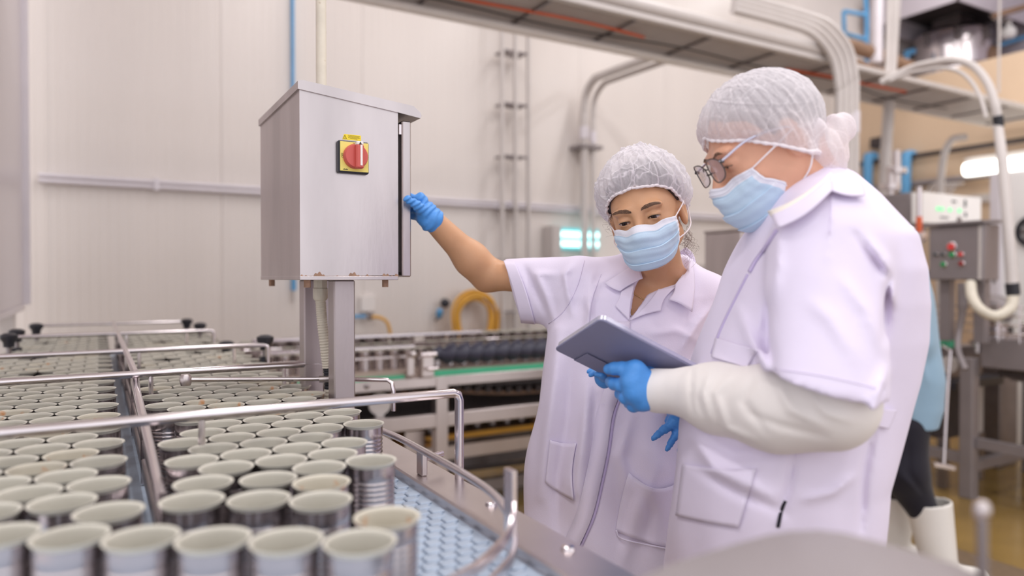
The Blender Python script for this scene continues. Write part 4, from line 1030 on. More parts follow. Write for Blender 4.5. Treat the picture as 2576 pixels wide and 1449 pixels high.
def sdf_obj(name, f, lo, hi, h, m, parent, smooth=1, mi_fn=None, angle=None, **k):
    V, Q = mesh_sdf(f, lo, hi, h)
    for _ in range(smooth):              # one light relaxation pass
        acc = np.zeros_like(V); cnt = np.zeros(len(V))
        for i in range(4):
            np.add.at(acc, Q[:, i], V[Q[:, (i + 1) % 4]]); np.add.at(cnt, Q[:, i], 1)
        V = .5 * V + .5 * acc / np.maximum(cnt, 1)[:, None]
    mi = None
    if mi_fn is not None: mi = mi_fn(V[Q].mean(1))
    return mesh_obj(name, c2w(V), Q, m, parent, None, angle, mi, **k)
def hit(px, py, f, d0=.5, d1=2.6, off=0.0):          # march the line through (px,py) onto a field
    px = np.asarray(px, float).ravel(); py = np.asarray(py, float).ravel()
    D = np.stack([(px - CX) / F_PX, np.ones(len(px)), -(py - 700.0) / F_PX], 1); L = np.linalg.norm(D, axis=1)
    t = np.full(len(px), d0); best = np.full(len(px), 1e9); bt = t.copy()
    for _ in range(70):
        p = np.array([0, 0, CAM[2]]) + D * t[:, None]; d = f(p) - off
        m = d < best; best[m] = d[m]; bt[m] = t[m]
        t = np.minimum(t + np.maximum(d, -.004) * .7 / L, d1)
    bt = np.where(best < .004, t, bt)
    bt = np.where(best < .02, bt, np.median(bt))
    return np.array([0, 0, CAM[2]]) + D * bt[:, None]
def patch(name, quad, f, m, parent, off=.004, th=.0018, n=14, k=14, bow=(0, 0, 0, 0), lift=None, d0=.5, **kw):
    (a, b, c, d) = [np.array(q, float) for q in quad]; U, W = np.meshgrid(np.linspace(0, 1, n), np.linspace(0, 1, k), indexing='ij')
    U_, W_ = U[..., None], W[..., None]
    q = a * (1 - U_) * (1 - W_) + b * U_ * (1 - W_) + c * U_ * W_ + d * (1 - U_) * W_
    q[..., 1] += bow[0] * np.sin(np.pi * U) * (1 - W) + bow[1] * np.sin(np.pi * U) * W
    q[..., 0] += bow[2] * np.sin(np.pi * W) * (1 - U) + bow[3] * np.sin(np.pi * W) * U
    p = hit(q[..., 0], q[..., 1], f, d0=d0, off=off).reshape(n, k, 3)
    if lift is not None:
        v = p - np.array([0, 0, CAM[2]]); v /= np.linalg.norm(v, axis=-1, keepdims=True); p = p - v * (lift(U, W))[..., None]
    o = MB().grid(c2w(p)).build(name, m, parent, angle=None, **kw)
    md = o.modifiers.new('thickness', 'SOLIDIFY'); md.thickness = th; md.offset = 0
    return o
def strip(name, pts, wd, f, m, parent, off=.003, th=.0015, d0=.5, k=5, off2=None):
    pts = [np.array(p, float) for p in pts]; V = []
    pp = smooth_path([np.append(p, 0) for p in pts], 6)
    for i, p in enumerate(pp):
        t = pp[min(i + 1, len(pp) - 1)] - pp[max(i - 1, 0)]; nn = np.array([-t[1], t[0]]) / (np.hypot(t[0], t[1]) + 1e-9)
        V.append([p[:2] + nn * wd * s for s in (-.5, .5)])
    V = np.array(V)
    if off2 is None: p = hit(V[..., 0], V[..., 1], f, d0=d0, off=off).reshape(len(pp), 2, 3)
    else: p = np.stack([hit(V[:, 0, 0], V[:, 0, 1], f, d0=d0, off=off), hit(V[:, 1, 0], V[:, 1, 1], f, d0=d0, off=off2)], 1)
    o = MB().grid(c2w(p)).build(name, m, parent, angle=None); md = o.modifiers.new('thickness', 'SOLIDIFY'); md.thickness = th; md.offset = 0
    return o

# ---------------------------------------------------------------- cloth, skin and film materials
def fabric(name, col, sub=.0, rough=.75):
    m = mat(name, col, rough, var=.02, vscale=14, bump=.10, bscale=420, spec=.2, sheen=.15)
    return m
MC = dict(
    coat=fabric('lilac_white_coat_cloth', srgb(230, 221, 241)), seam=fabric('lilac_seam_cloth', srgb(222, 211, 235)), coatshade=fabric('lilac_coat_shade', srgb(204, 190, 228)),  # last one is the coat's violet shade, painted on as thin strips
    shirt=fabric('cream_white_shirt', srgb(236, 230, 226)), collarw=fabric('cream_collar', srgb(244, 236, 226)),
    skinw=mat('warm_brown_skin', srgb(204, 156, 120), .42, var=.05, vscale=26, bump=.06, bscale=260, spec=.4, sss=.12),
    skinm=mat('ruddy_tan_skin', srgb(222, 168, 140), .42, var=.07, vscale=22, bump=.06, bscale=240, spec=.4, sss=.12),
    glove=mat('blue_nitrile_glove', srgb(78, 150, 226), .42, var=.05, vscale=30, bump=.25, bscale=120, spec=.5),
    maskb=fabric('pale_blue_mask', srgb(194, 216, 236)), maskw=fabric('white_mask_strip', srgb(232, 232, 242)),
    loop=fabric('white_ear_loop', srgb(240, 232, 236)),
    curl=mat('brown_flyaway_hair', srgb(132, 114, 108), .6, var=.2, vscale=60), hair=mat('dark_brown_hair', srgb(52, 42, 44), .5, var=.2, vscale=60), hairg=mat('grey_black_hair', srgb(120, 112, 116), .6, var=.3, vscale=80),
    brow=mat('dark_brow_hair', srgb(112, 86, 70), .6, var=.25, vscale=200), eyew=mat('eye_white', srgb(190, 172, 168), .25, var=.02),
    iris=mat('brown_iris', srgb(58, 40, 34), .15, var=.2, vscale=300), pupil=mat('pupil', srgb(14, 12, 14), .1, var=0),
    trousers=fabric('black_trousers', srgb(34, 32, 42)), boot=mat('white_rubber_boot', srgb(236, 232, 226), .4, var=.03),
    bluesh=fabric('light_blue_work_shirt', srgb(146, 176, 198)), gold=mat('gold_chain', srgb(220, 190, 140), .25, 1),
    tabl=mat('slate_tablet_cover', srgb(132, 132, 160), .5, var=.03, bump=.05, bscale=500), tabs=mat('silver_tablet_edge', srgb(206, 206, 222), .25, .7),
    screen=mat('tablet_screen', srgb(30, 32, 44), .08), frame=mat('dark_spectacle_metal', srgb(86, 84, 82), .3, .8),
)
def film(name, col, op, tr=.35, crease=.3):
    m = bpy.data.materials.new(name); m.use_nodes = True; nt = m.node_tree; N = nt.nodes; L = nt.links; N.clear()
    out = N.new('ShaderNodeOutputMaterial'); tp = N.new('ShaderNodeBsdfTransparent'); df = N.new('ShaderNodeBsdfDiffuse'); ts = N.new('ShaderNodeBsdfTranslucent')
    df.inputs[0].default_value = col; ts.inputs[0].default_value = col
    m1 = N.new('ShaderNodeMixShader'); m1.inputs[0].default_value = tr; L.new(df.outputs[0], m1.inputs[1]); L.new(ts.outputs[0], m1.inputs[2])
    m2 = N.new('ShaderNodeMixShader'); L.new(tp.outputs[0], m2.inputs[1]); L.new(m1.outputs[0], m2.inputs[2])
    tc = N.new('ShaderNodeTexCoord'); ns = N.new('ShaderNodeTexNoise'); ns.inputs['Scale'].default_value = 240; L.new(tc.outputs['Object'], ns.inputs[0])
    lw = N.new('ShaderNodeLayerWeight'); lw.inputs[0].default_value = .45
    mm = N.new('ShaderNodeMath'); mm.operation = 'MULTIPLY_ADD'; mm.inputs[1].default_value = .45; mm.inputs[2].default_value = op - .1
    L.new(lw.outputs['Facing'], mm.inputs[0]); ad = N.new('ShaderNodeMath'); ad.operation = 'MULTIPLY_ADD'; ad.inputs[1].default_value = .2; ad.use_clamp = True
    L.new(ns.outputs['Fac'], ad.inputs[0]); L.new(mm.outputs[0], ad.inputs[2])
    nz = N.new('ShaderNodeTexNoise'); nz.inputs['Scale'].default_value = 16; nz.inputs['Detail'].default_value = 3; L.new(tc.outputs['Object'], nz.inputs[0])
    mx = N.new('ShaderNodeVectorMath'); mx.operation = 'MULTIPLY_ADD'; mx.inputs[1].default_value = (.05, .05, .05); L.new(nz.outputs['Color'], mx.inputs[0]); L.new(tc.outputs['Object'], mx.inputs[2])
    vo = N.new('ShaderNodeTexVoronoi'); vo.feature = 'DISTANCE_TO_EDGE'; vo.inputs['Scale'].default_value = 30; L.new(mx.outputs[0], vo.inputs['Vector'])
    vr = N.new('ShaderNodeMapRange'); vr.inputs[1].default_value = 0; vr.inputs[2].default_value = .07; vr.inputs[3].default_value = crease; vr.inputs[4].default_value = 0; L.new(vo.outputs['Distance'], vr.inputs[0])
    aa = N.new('ShaderNodeMath'); aa.operation = 'ADD'; aa.use_clamp = True; L.new(ad.outputs[0], aa.inputs[0]); L.new(vr.outputs[0], aa.inputs[1]); L.new(aa.outputs[0], m2.inputs[0]); L.new(m2.outputs[0], out.inputs[0])
    return m
MC['cap'] = film('white_nonwoven_film', srgb(248, 243, 248), .58, crease=.34)
MC['capm'] = film('white_nonwoven_film_dense', srgb(246, 241, 245), .62, crease=.14)
g_ = bpy.data.materials.new('spectacle_glass'); g_.use_nodes = True
_b = g_.node_tree.nodes['Principled BSDF']; _b.inputs['Base Color'].default_value = srgb(190, 170, 176); _b.inputs['Roughness'].default_value = .05; _b.inputs['Alpha'].default_value = .55; _b.inputs['Coat Weight'].default_value = .6
MC['glass'] = g_

# ---------------------------------------------------------------- head builder
class Head:
    def __init__(s, c, facing, yaw, pitch, roll, sc, kind):
        f = np.array([math.cos(pitch) * math.cos(facing + yaw), math.cos(pitch) * math.sin(facing + yaw), -math.sin(pitch)])
        r = np.cross(f, UP); r /= np.linalg.norm(r); u = np.cross(r, f)
        s.B = np.array([r * math.cos(roll) + u * math.sin(roll), f, u * math.cos(roll) - r * math.sin(roll)])
        s.c = np.asarray(c, float); s.sc = sc; s.kind = kind
    def loc(s, p): return (p - s.c) @ s.B.T / s.sc
    def glob(s, q): return s.c + (np.asarray(q, float) * s.sc) @ s.B
    def skull(s, q):
        x = np.abs(q[:, 0]); m = np.stack([x, q[:, 1], q[:, 2]], 1)
        d = s_ell(m, (0, -.018, .028), (.073, .093, .085))
        d = smin(d, s_ell(m, (0, .028, -.028), (.061, .060, .080)), .03)
        d = smin(d, s_ell(m, (.030, .045, -.034), (.026, .030, .026)), .02)
        d = smin(d, s_ell(m, (0, .052, -.088), (.032, .030, .022)), .025)
        d = smin(d, s_cap(m, (.052, -.01, -.058), (.015, .05, -.092), .014, .012), .03)
        return d
    def face(s, q):
        x = np.abs(q[:, 0]); m = np.stack([x, q[:, 1], q[:, 2]], 1)
        d = s.skull(q)
        d = smin(d, s_ell(m, (.028, .0765, .020), (.027, .013, .0085)), .016)
        e = m - np.array([.0315, .0735, 0])
        d = smax(d, -s_ell(m, (.033, .100, -.001), (.021, .019, .0135)), .012)
        d = smin(d, s_cap(m, (0, .084, .006), (0, .106, -.034), .0065, .0105), .014)
        d = smin(d, s_ell(m, (.0115, .096, -.038), (.009, .010, .0075)), .006)
        d = smin(d, s_ell(e, (0, 0, 0), (.0148, .0146, .0128)), .005)
        # upper lid fold and lid opening
        d = d + .0011 * np.exp(-(((e[:, 2] - .0092 + 9 * e[:, 0] ** 2) / .0014) ** 2)) * (np.abs(e[:, 0]) < .016) * (e[:, 1] > 0)
        cz_ = -.0034 - .14 * e[:, 0] * 0 + 0 * e[:, 0]
        hw = .0138 if s.kind == 'w' else .0130; hh = .0035 if s.kind == 'w' else .0022
        up_ = e[:, 2] - (-.0036 + hh - 14 * e[:, 0] ** 2); dn_ = (-.0036 - hh + 10 * e[:, 0] ** 2) - e[:, 2]
        op = np.maximum(np.maximum(up_, dn_), np.maximum(np.abs(e[:, 0]) - hw, .002 - e[:, 1]))
        r = np.sqrt((e * e).sum(1)); d = np.maximum(d, -np.maximum(op, .0112 - r))
        # ears
        ear = s_ell(m, (.077, -.014, -.012), (.0085, .019, .032)); ear = np.maximum(ear, -s_ell(m, (.086, -.010, -.010), (.007, .011, .020)))
        d = smin(d, ear, .008)
        # lips sit under the mask
        d = smin(d, s_ell(m, (0, .082, -.066), (.020, .010, .007)), .008)
        return d
    def sdf(s, p):
        r = np.sqrt(((p - s.c) ** 2).sum(1)); d = r - .13; m = r < .21
        if m.any(): d[m] = s.face(s.loc(p[m])) * s.sc
        return d
    def trace(s, dirs, org, fld, off, r0=.2, n=60):
        t = np.full(len(dirs), r0); best = np.full(len(dirs), 1e9); bt = t.copy()
        for _ in range(n):
            d = fld(org + dirs * t[:, None]) - off; m = d < best; best[m] = d[m]; bt[m] = t[m]; t = np.maximum(t - np.maximum(d, -.002) * .8, .0)
        return org + dirs * np.where(best < .002, t, bt)[:, None]
    # parts ----------------------------------------------------
    def eyes(s, parent, gaze):
        for sx in (-1, 1):
            cen = s.glob((sx * .0315, .0735, 0)); gz = np.array(gaze, float); gz /= np.linalg.norm(gz); ax = c2w(gz @ s.B)
            r = .0121 * s.sc; mb = MB(); prev = None
            for sl, a0, a1 in ((2, 1, 11), (1, 11, 30), (0, 30, 100)):
                mb.slot = sl; prof = [(r * math.sin(R(a)) * 1.0, r * math.cos(R(a)) + (0)) for a in np.linspace(a0, a1, 6)]
                mb.lathe(prof, c2w(cen), 24, ax, cap0=(sl == 2), cap1=False)
            mb.build('eye', [MC['eyew'], MC['iris'], MC['pupil']], parent)
            # lashes along the upper lid
            pts = []
            for x in np.linspace(-.0135, .0135, 14):
                z = -.0036 + (.0035 if s.kind == 'w' else .0022) - 14 * x * x; y = math.sqrt(max(.0146 ** 2 - x * x * .95 - z * z, 1e-5))
                pts.append(s.glob((sx * .0315 + x, .0735 + y + .0003, z)))
            MB().tube(c2w(np.array(pts)), [.0004 + .0008 * math.sin(math.pi * i / 13) for i in range(14)], 6).build('eyelash_line', MC['pupil'] if s.kind == 'w' else MC['brow'], parent)
    def brows(s, parent, m):
        g = np.random.default_rng(5)
        for sx in (-1, 1):
            mb = MB()
            for i in range(220 if s.kind == 'w' else 60):
                u = g.random() * .92; x = .010 + (.042 if s.kind == 'w' else .034) * u; zc = .0175 + .0075 * math.sin(math.pi * min(1, u * .95) * .8) - .002 * u
                th = (.0044 if s.kind == 'w' else .0033) * (1 - .75 * u ** 1.5) * min(1, .45 + 4 * u); z = zc + g.uniform(-1, 1) * th
                q = np.array([[sx * x, .2, z], [sx * (x + .0042), .2, z + .0018 * (1 - 1.6 * u)], [sx * (x + .0075), .2, z + .0016 * (1 - 2.4 * u)]])
                dirs = np.tile(np.array([0, 1., 0]), (3, 1)); org = q * np.array([1, 0, 1]); h_ = s.trace(dirs, org, s.face, .0004, r0=.13)
                if abs(h_[2, 1] - h_[0, 1]) > .0045: continue
                mb.tube(c2w(s.glob(h_)), [.00026, .00022, .0001], 4)
            mb.build('eyebrow', m, parent)
    def mask(s, parent, ulim=(1.0, 1.06, 1.1, 1.1), tb=(-.010, -.016), bb=(-.106, -.066)):
        nu, nv = 61, 61; U, W = np.meshgrid(np.linspace(-1, 1, nu), np.linspace(0, 1, nv), indexing='ij')
        def fld(q): return smin(s.skull(q), smin(s_ell(q, (0, .062, -.066), (.044, .050, .058)), s_cap(q, (0, .086, .002), (0, .104, -.034), .007, .012), .02), .022)
        au = np.abs(U); ang = U * np.interp(W, [0, .35, .65, 1], ulim)
        zt_ = tb[0] + (tb[1] - tb[0]) * au ** 1.3 - .012 * np.exp(-((au - .28) / .16) ** 2) * .55; zb_ = bb[0] + (bb[1] - bb[0]) * au ** 2.2
        Z = zt_ + (zb_ - zt_) * W
        dirs = np.stack([np.sin(ang), np.cos(ang), 0 * ang], -1).reshape(-1, 3); org = np.stack([0 * Z, .0 * Z - .006, Z], -1).reshape(-1, 3)
        h_ = s.trace(dirs, org, fld, .003)
        fr = (W * 3.05 + .42 * (1 - 0)) % 1.0; pl = np.where((W > .16) & (W < .97), 1 - fr, .3) * .0052 * (1 - au ** 5) * np.clip((W - .14) * 8, 0, 1)
        g = np.random.default_rng(3); crinkle = .0010 * np.sin(U * 9 + W * 14 + 2) * np.sin(U * 5 - W * 23) + .0006 * np.sin(U * 31 + 4 * W) * au
        h_ = h_ + dirs * (pl + crinkle).reshape(-1, 1)
        Vv = s.glob(h_).reshape(nu, nv, 3); s.maskV = Vv
        mb = MB(); mb.grid(c2w(Vv)); fi = [(i, k) for i in range(nu - 1) for k in range(nv - 1)]
        mi = [1 if (k < 9 or abs(i - (nu - 1) / 2) > nu / 2 - 4) else 0 for i, k in fi]
        o = mesh_obj('face_mask', np.concatenate(mb.v), mb.f, [MC['maskb'], MC['maskw']], parent, None, 50, mi)
        md = o.modifiers.new('thickness', 'SOLIDIFY'); md.thickness = .0014; md.offset = 1
        # stitched ridges on the top strip and bound edge
        for row in (2, 6): MB().tube(c2w(Vv[2:-2, row] + (Vv[2:-2, row] - s.c) * .012), .0005, 5).build('stitch_line', MC['maskw'], o)
        for cols in (Vv[1, :], Vv[-2, :]): MB().tube(c2w(cols), .0009, 6).build('edge_binding', MC['maskw'], o)
        MB().tube(c2w(Vv[1:-1, -1]), .0009, 6).build('edge_binding', MC['maskw'], o)
        for sx, col in ((-1, 0), (1, -1)):
            a, b = s.loc(Vv[col, 1][None])[0], s.loc(Vv[col, -3][None])[0]
            e = np.array([sx * .086, -.026, .016]); e2 = np.array([sx * .086, -.030, -.030]); e3 = np.array([sx * .080, -.012, -.046])
            if s.kind == 'm': e = np.array([sx * .082, -.022, .0]); e2 = np.array([sx * .083, -.034, -.030])
            if s.kind == 'm': pts = [a, (a + e) / 2 + np.array([sx * .010, 0, .002]), e, np.array([sx * .083, -.034, -.012]), e2, (e2 + b) / 2 + np.array([sx * .012, -.004, -.006]), b]
            else: pts = [a, (a + e) / 2 + np.array([sx * .006, 0, .004]), e, e2, e3 + np.array([sx * .006, 0, 0]), (e3 + b) / 2 + np.array([sx * .006, 0, -.002]), b]
            MB().tube(c2w(s.glob(np.array(smooth_path(pts, 6)))), .0014, 8).build('ear_loop', MC['loop'], o)
        return o
    def cap(s, parent, m, cc, rad, band, puff, seed, gather=26, amp=.0045, gath=.0, cre=1.0, ear=0.0):
        nu, nv = 300, 84; ph = np.linspace(0, 2 * np.pi, nu, endpoint=False); t = np.linspace(0, 1, nv)
        cb_ = np.interp(np.abs(((ph + np.pi) % (2 * np.pi)) - np.pi), *band)         # band height by azimuth (0 front .. pi back)
        dr = np.stack([np.sin(ph), np.cos(ph), 0 * ph], 1); org = np.stack([0 * ph, 0 * ph - .012, cb_], 1)
        ring_ = s.trace(dr, org, s.skull, .006); ring_ = ring_ + dr * (ear * np.exp(-(((np.abs(((ph + np.pi) % (2 * np.pi)) - np.pi)) - 1.75) / .55) ** 2))[:, None]; cc = np.asarray(cc, float); rad = np.asarray(rad, float)
        v0 = ring_ - cc; az = np.arctan2(v0[:, 0], v0[:, 1]); r0 = np.linalg.norm(v0, axis=1); el0 = np.arcsin(v0[:, 2] / r0)
        g = np.random.default_rng(seed); EL = el0[:, None] + (np.pi / 2 - el0[:, None]) * t[None] ** .9; AZ = np.repeat(az[:, None], nv, 1)
        D_ = np.stack([np.cos(EL) * np.sin(AZ), np.cos(EL) * np.cos(AZ), np.sin(EL)], -1)
        re = 1 / np.sqrt(((D_ / rad) ** 2).sum(-1)); k = np.clip(t / puff, 0, 1); k = (k * (2 - k)) ** .8
        r = r0[:, None] * (1 - k) + re * k
        fade = (1 - t[None]) ** 1.4
        jit = np.interp(ph, np.linspace(0, 2 * np.pi, 61), g.normal(0, .5, 61)); PH = ph[:, None]
        pl = np.abs(np.sin(PH * gather / 2 + jit[:, None] + .7 * np.sin(5 * t[None] + PH * 3))) - .6
        pl2 = np.abs(np.sin(PH * gather * .9 + 2 * jit[:, None] + 1.3 * np.sin(7 * t[None]))) - .6
        r = r + amp * fade * np.clip(t * 9, .15, 1)[None] * (pl + .5 * pl2)
        azc = ((AZ - .12 + np.pi) % (2 * np.pi)) - np.pi                              # front gather
        r = r + gath * np.cos(azc * 17 / (.35 + t[None])) * np.exp(-(azc / (.30 + .5 * t[None])) ** 2) * np.clip(t[None] * 6, 0, 1) * np.clip(1 - 2.0 * t[None], 0, 1)
        for i in range(90):                                                            # crisp creases in the film
            n_ = g.normal(size=3); n_[2] *= .55; n_ /= np.linalg.norm(n_); c_ = g.uniform(-.7, .9); a_ = cre * g.uniform(.8, 3.0) * .001 * (1 if g.random() < .7 else -1)
            q = D_ @ n_ - c_; other = g.normal(size=3); w_ = np.clip(D_ @ other * 2 + .4, 0, 1)
            r = r + a_ * np.exp(-(q / .013) ** 2) * w_
        r = r + .0022 * cre * np.sin(D_[..., 0] * 23 + 3 * D_[..., 2]) * np.sin(D_[..., 1] * 19 + D_[..., 2] * 11)
        Vv = s.glob(cc + D_ * r[..., None]); o = MB().grid(c2w(Vv), closed_u=True).build('hair_cap', m, parent, angle=None)
        bp_ = s.glob(ring_ + (ring_ - np.array([0, -.012, 0]) * 1) * .0); nb_ = 150; rr = []
        idx = np.linspace(0, nu, nb_, endpoint=False).astype(int)
        MB().tube(c2w(Vv[:, 1]), [.0020 + .0013 * abs(math.sin(i * .55)) for i in range(nu)], 8, closed=True).build('cap_band', MC['loop'], o)
        return o
def hand_sdf(wrist, knuckles, fingers, thumb, rp=.014, rf=.0085):
    def f(p):
        d = None
        for kx in knuckles:
            e = s_cap(p, wrist, kx, rp * 1.05, rp * .86); d = e if d is None else smin(d, e, .012)
        for i in range(len(knuckles) - 1): d = smin(d, s_cap(p, knuckles[i], knuckles[i + 1], rp * .86), .010)
        fs = None
        for kx, fg in zip(knuckles, fingers):
            pts = [kx] + list(fg); n = len(pts); e = s_chain(p, pts, [rf * 1.12 - .0016 * i for i in range(n)], .003); fs = e if fs is None else smin(fs, e, .0015)
        d = smin(d, fs, .006)
        e = s_chain(p, thumb, [rp * .95, rf * 1.2, rf * .98][:len(thumb)] if len(thumb) == 3 else [rp * .95, rf * 1.25, rf * 1.1, rf * .9], .006)
        return smin(d, e, .008)
    return f
def lab_thing(name, label, base): return thing(name, label, 'person', c2w(np.array(base, float)))
# ================================================================ woman reaching to the enclosure
wp = lab_thing('person', 'woman in lab coat, hair cap and mask reaching a gloved hand to the enclosure', (.28, 1.62, 0))
SC = .96
Hw = Head((0, 0, 0), -math.pi / 2, -.36, .20, -.21, SC, 'w')
Hw.c = C(1606, 551, 1.425) - (np.array([0, .086, 0]) * SC) @ Hw.B
SR, SL = C(1462, 702, 1.62), C(1790, 752, 1.60)
ER, WR = C(1226, 692, 1.755), C(1080, 545, 1.665)
EL_, WL = C(1700, 985, 1.60), C(1712, 1040, 1.43)
NB = C(1668, 730, 1.63); NT = Hw.glob((0, -.022, -.055))
wt = [(.60, .285, 1.62, .265, .175), (.75, .280, 1.62, .255, .170), (.873, .272, 1.62, .236, .162), (1.03, .268, 1.62, .207, .142), (1.12, .276, 1.62, .199, .138), (1.19, .282, 1.62, .196, .132), (1.26, .292, 1.625, .180, .112), (1.31, .310, 1.635, .120, .088), (1.345, .330, 1.645, .066, .070)]
def w_body(p):
    d = Hw.sdf(p)
    d = smin(d, s_cap(p, NT, NB, .048, .054), .03)
    T_ = [(z, x, y, a - .03, b - .022) for z, x, y, a, b in wt if z < 1.33]; T_ = [(.80, .272, 1.62, .15, .11)] + [q for q in T_ if q[0] > .85]
    tr = s_slices(p, T_, 2.2)
    tr = smin(tr, s_cap(p, SR - UP * .012, NB - UP * .03, .030, .036), .04); tr = smin(tr, s_cap(p, SL - UP * .01, NB - UP * .02, .030, .036), .04)
    d = smin(d, tr, .03)
    m_ = ER + (WR - ER) * .28
    d = smin(d, s_chain(p, [SR - UP * .006, ER, m_, WR], [.036, .0355, .0370, .0245], .03), .03)
    d = smin(d, s_chain(p, [SL, C(1775, 930, 1.66), EL_, WL], [.040, .036, .034, .024], .02), .03)
    return d
wf = [([(1490, 690), (1478, 760), (1500, 850)], 9, .004), ([(1440, 668), (1420, 690), (1440, 790)], 8, .004), ([(1395, 690), (1350, 690), (1372, 740), (1390, 800)], 9, .004), ([(1318, 672), (1330, 700), (1368, 780)], 8, -.004),
      ([(1545, 690), (1500, 720), (1478, 800), (1470, 900)], 7, .003), ([(1405, 830), (1395, 950), (1375, 1100), (1360, 1250)], 16, .005), ([(1440, 900), (1430, 1040), (1405, 1200), (1400, 1330)], 14, -.005), ([(1480, 960), (1470, 1080), (1452, 1240)], 15, .006),
      ([(1500, 1000), (1498, 1120), (1478, 1280), (1430, 1400)], 12, -.004), ([(1588, 1050), (1560, 1150), (1580, 1230)], 14, .005), ([(1660, 1180), (1600, 1300), (1570, 1420)], 18, .005), ([(1620, 1230), (1640, 1300), (1620, 1380)], 14, -.004),
      ([(1790, 770), (1750, 820), (1715, 880)], 8, .004), ([(1800, 790), (1770, 850), (1740, 900)], 7, -.004), ([(1640, 840), (1700, 830), (1760, 860)], 9, .003), ([(1545, 880), (1520, 950), (1515, 1010)], 10, .004)]
hemA, hemB = C(1266, 654, 1.70), C(1310, 812, 1.70)
hn = np.cross(hemB - hemA, [0, 1., 0]); hn /= np.linalg.norm(hn); hn = hn if hn[0] < 0 else -hn
def w_sleeve(p):
    a = s_cap(p, C(1452, 706, 1.62), C(1255, 702, 1.745), .056, .050); b = s_cap(p, C(1450, 765, 1.62), C(1322, 772, 1.70), .050, .040)
    return smin(a, b, .05)
def w_left(p): return smin(s_chain(p, [C(1786, 757, 1.60), C(1782, 900, 1.64)], [.060, .058], .03), s_cap(p, C(1775, 860, 1.63), C(1772, 930, 1.64), .058, .060), .03)
VP = [(1604, 655), (1615, 694), (1596, 722), (1583, 806), (1612, 768), (1630, 741), (1655, 729), (1705, 713), (1737, 690), (1740, 640), (1660, 600)]
def w_tor(p): 
    d = s_slices(p, wt, 2.3)
    d = smin(d, s_cap(p, C(1462, 706, 1.62), C(1640, 694, 1.64), .053, .050), .04); d = smin(d, s_cap(p, C(1786, 764, 1.60), C(1700, 715, 1.635), .050, .052), .04)
    return smin(d, w_left(p), .025)
def w_coat(p, wr=True):
    sl = w_sleeve(p); pl = (p - hemA) @ hn
    t = w_tor(p); d = smin(np.maximum(sl, pl), t, .022); D = 0
    if wr:
        zf_ = np.clip((1.15 - p[:, 2]) / .3, 0, 1); an_ = np.arctan2(p[:, 0] - .28, -(p[:, 1] - 1.62))
        D = 2.2 * folds_px(p, wf) + waves(p, 4, 26, .0032, (1, 1, .35)) + waves(p, 5, 62, .0010, (1, 1, .5)) + .007 * zf_ * np.sin(an_ * 9 + 1.3 * np.sin(p[:, 2] * 9)) * (np.abs(an_) < 2.6); d = d - D
    d = np.maximum(d, -np.maximum(sl - D + .014, -pl - .06))                 # sleeve mouth
    v = poly2(to_px(p), VP) / F_PX * 1.5
    d = np.maximum(d, -np.maximum(np.maximum(v, p[:, 1] - 1.60), -(t + .024)))
    d = np.maximum(d, -np.maximum(s_slices(p, [(.55, .285, 1.62, .25, .16), (.72, .28, 1.62, .24, .155)], 2.3), p[:, 2] - .70))
    return d
body = sdf_obj('body', w_body, (-.42, 1.30, .78), (.62, 1.92, 1.58), .0027, MC['skinw'], wp)
coat = sdf_obj('lab_coat', w_coat, (-.10, 1.33, .58), (.62, 1.92, 1.40), .0046, MC['coat'], wp, smooth=3)
def wcs(p): return w_coat(p)
pp_ = np.array([0])
K = dict(d0=1.2)
patch('collar_leaf', [(1607, 657), (1617, 700), (1560, 733), (1521, 713)], wcs, MC['coat'], coat, off=.006, bow=(4, 2, 0, -4), lift=lambda U, W: .006 * W * np.sin(np.pi * np.clip(U, 0, 1)) + .003, **K)
patch('collar_leaf', [(1736, 630), (1700, 722), (1661, 752), (1741, 786)] if False else [(1742, 648), (1698, 716), (1682, 754), (1741, 785)], wcs, MC['coat'], coat, off=.006, bow=(3, -5, 6, 5), lift=lambda U, W: .008 * W * np.sin(np.pi * np.clip(U * .8 + .2, 0, 1)) + .004, **K)
patch('lapel', [(1596, 716), (1563, 733), (1548, 770), (1583, 806)], wcs, MC['coat'], coat, off=.005, bow=(0, 0, -3, 2), **K)
patch('lapel', [(1656, 728), (1700, 722), (1663, 782), (1584, 808)], wcs, MC['coat'], coat, off=.004, bow=(0, -4, 6, -10), lift=lambda U, W: .003 * U, **K)
# standing collar band behind the neck
cbp = [(1726, 622, 1.66), (1742, 636, 1.645), (1751, 662, 1.625), (1748, 690, 1.60), (1738, 706, 1.585)]
cbo = [(1700, 640, 1.69), (1722, 668, 1.665), (1726, 690, 1.63), (1714, 708, 1.60), (1704, 716, 1.585)]
o = MB().grid(c2w(np.array([[C(*q) for q in smooth_path([np.array(x) for x in cbp], 4)], [C(*q) for q in smooth_path([np.array(x) for x in cbo], 4)]]))).build('collar_band', MC['seam'], coat, angle=None)
md = o.modifiers.new('thickness', 'SOLIDIFY'); md.thickness = .003
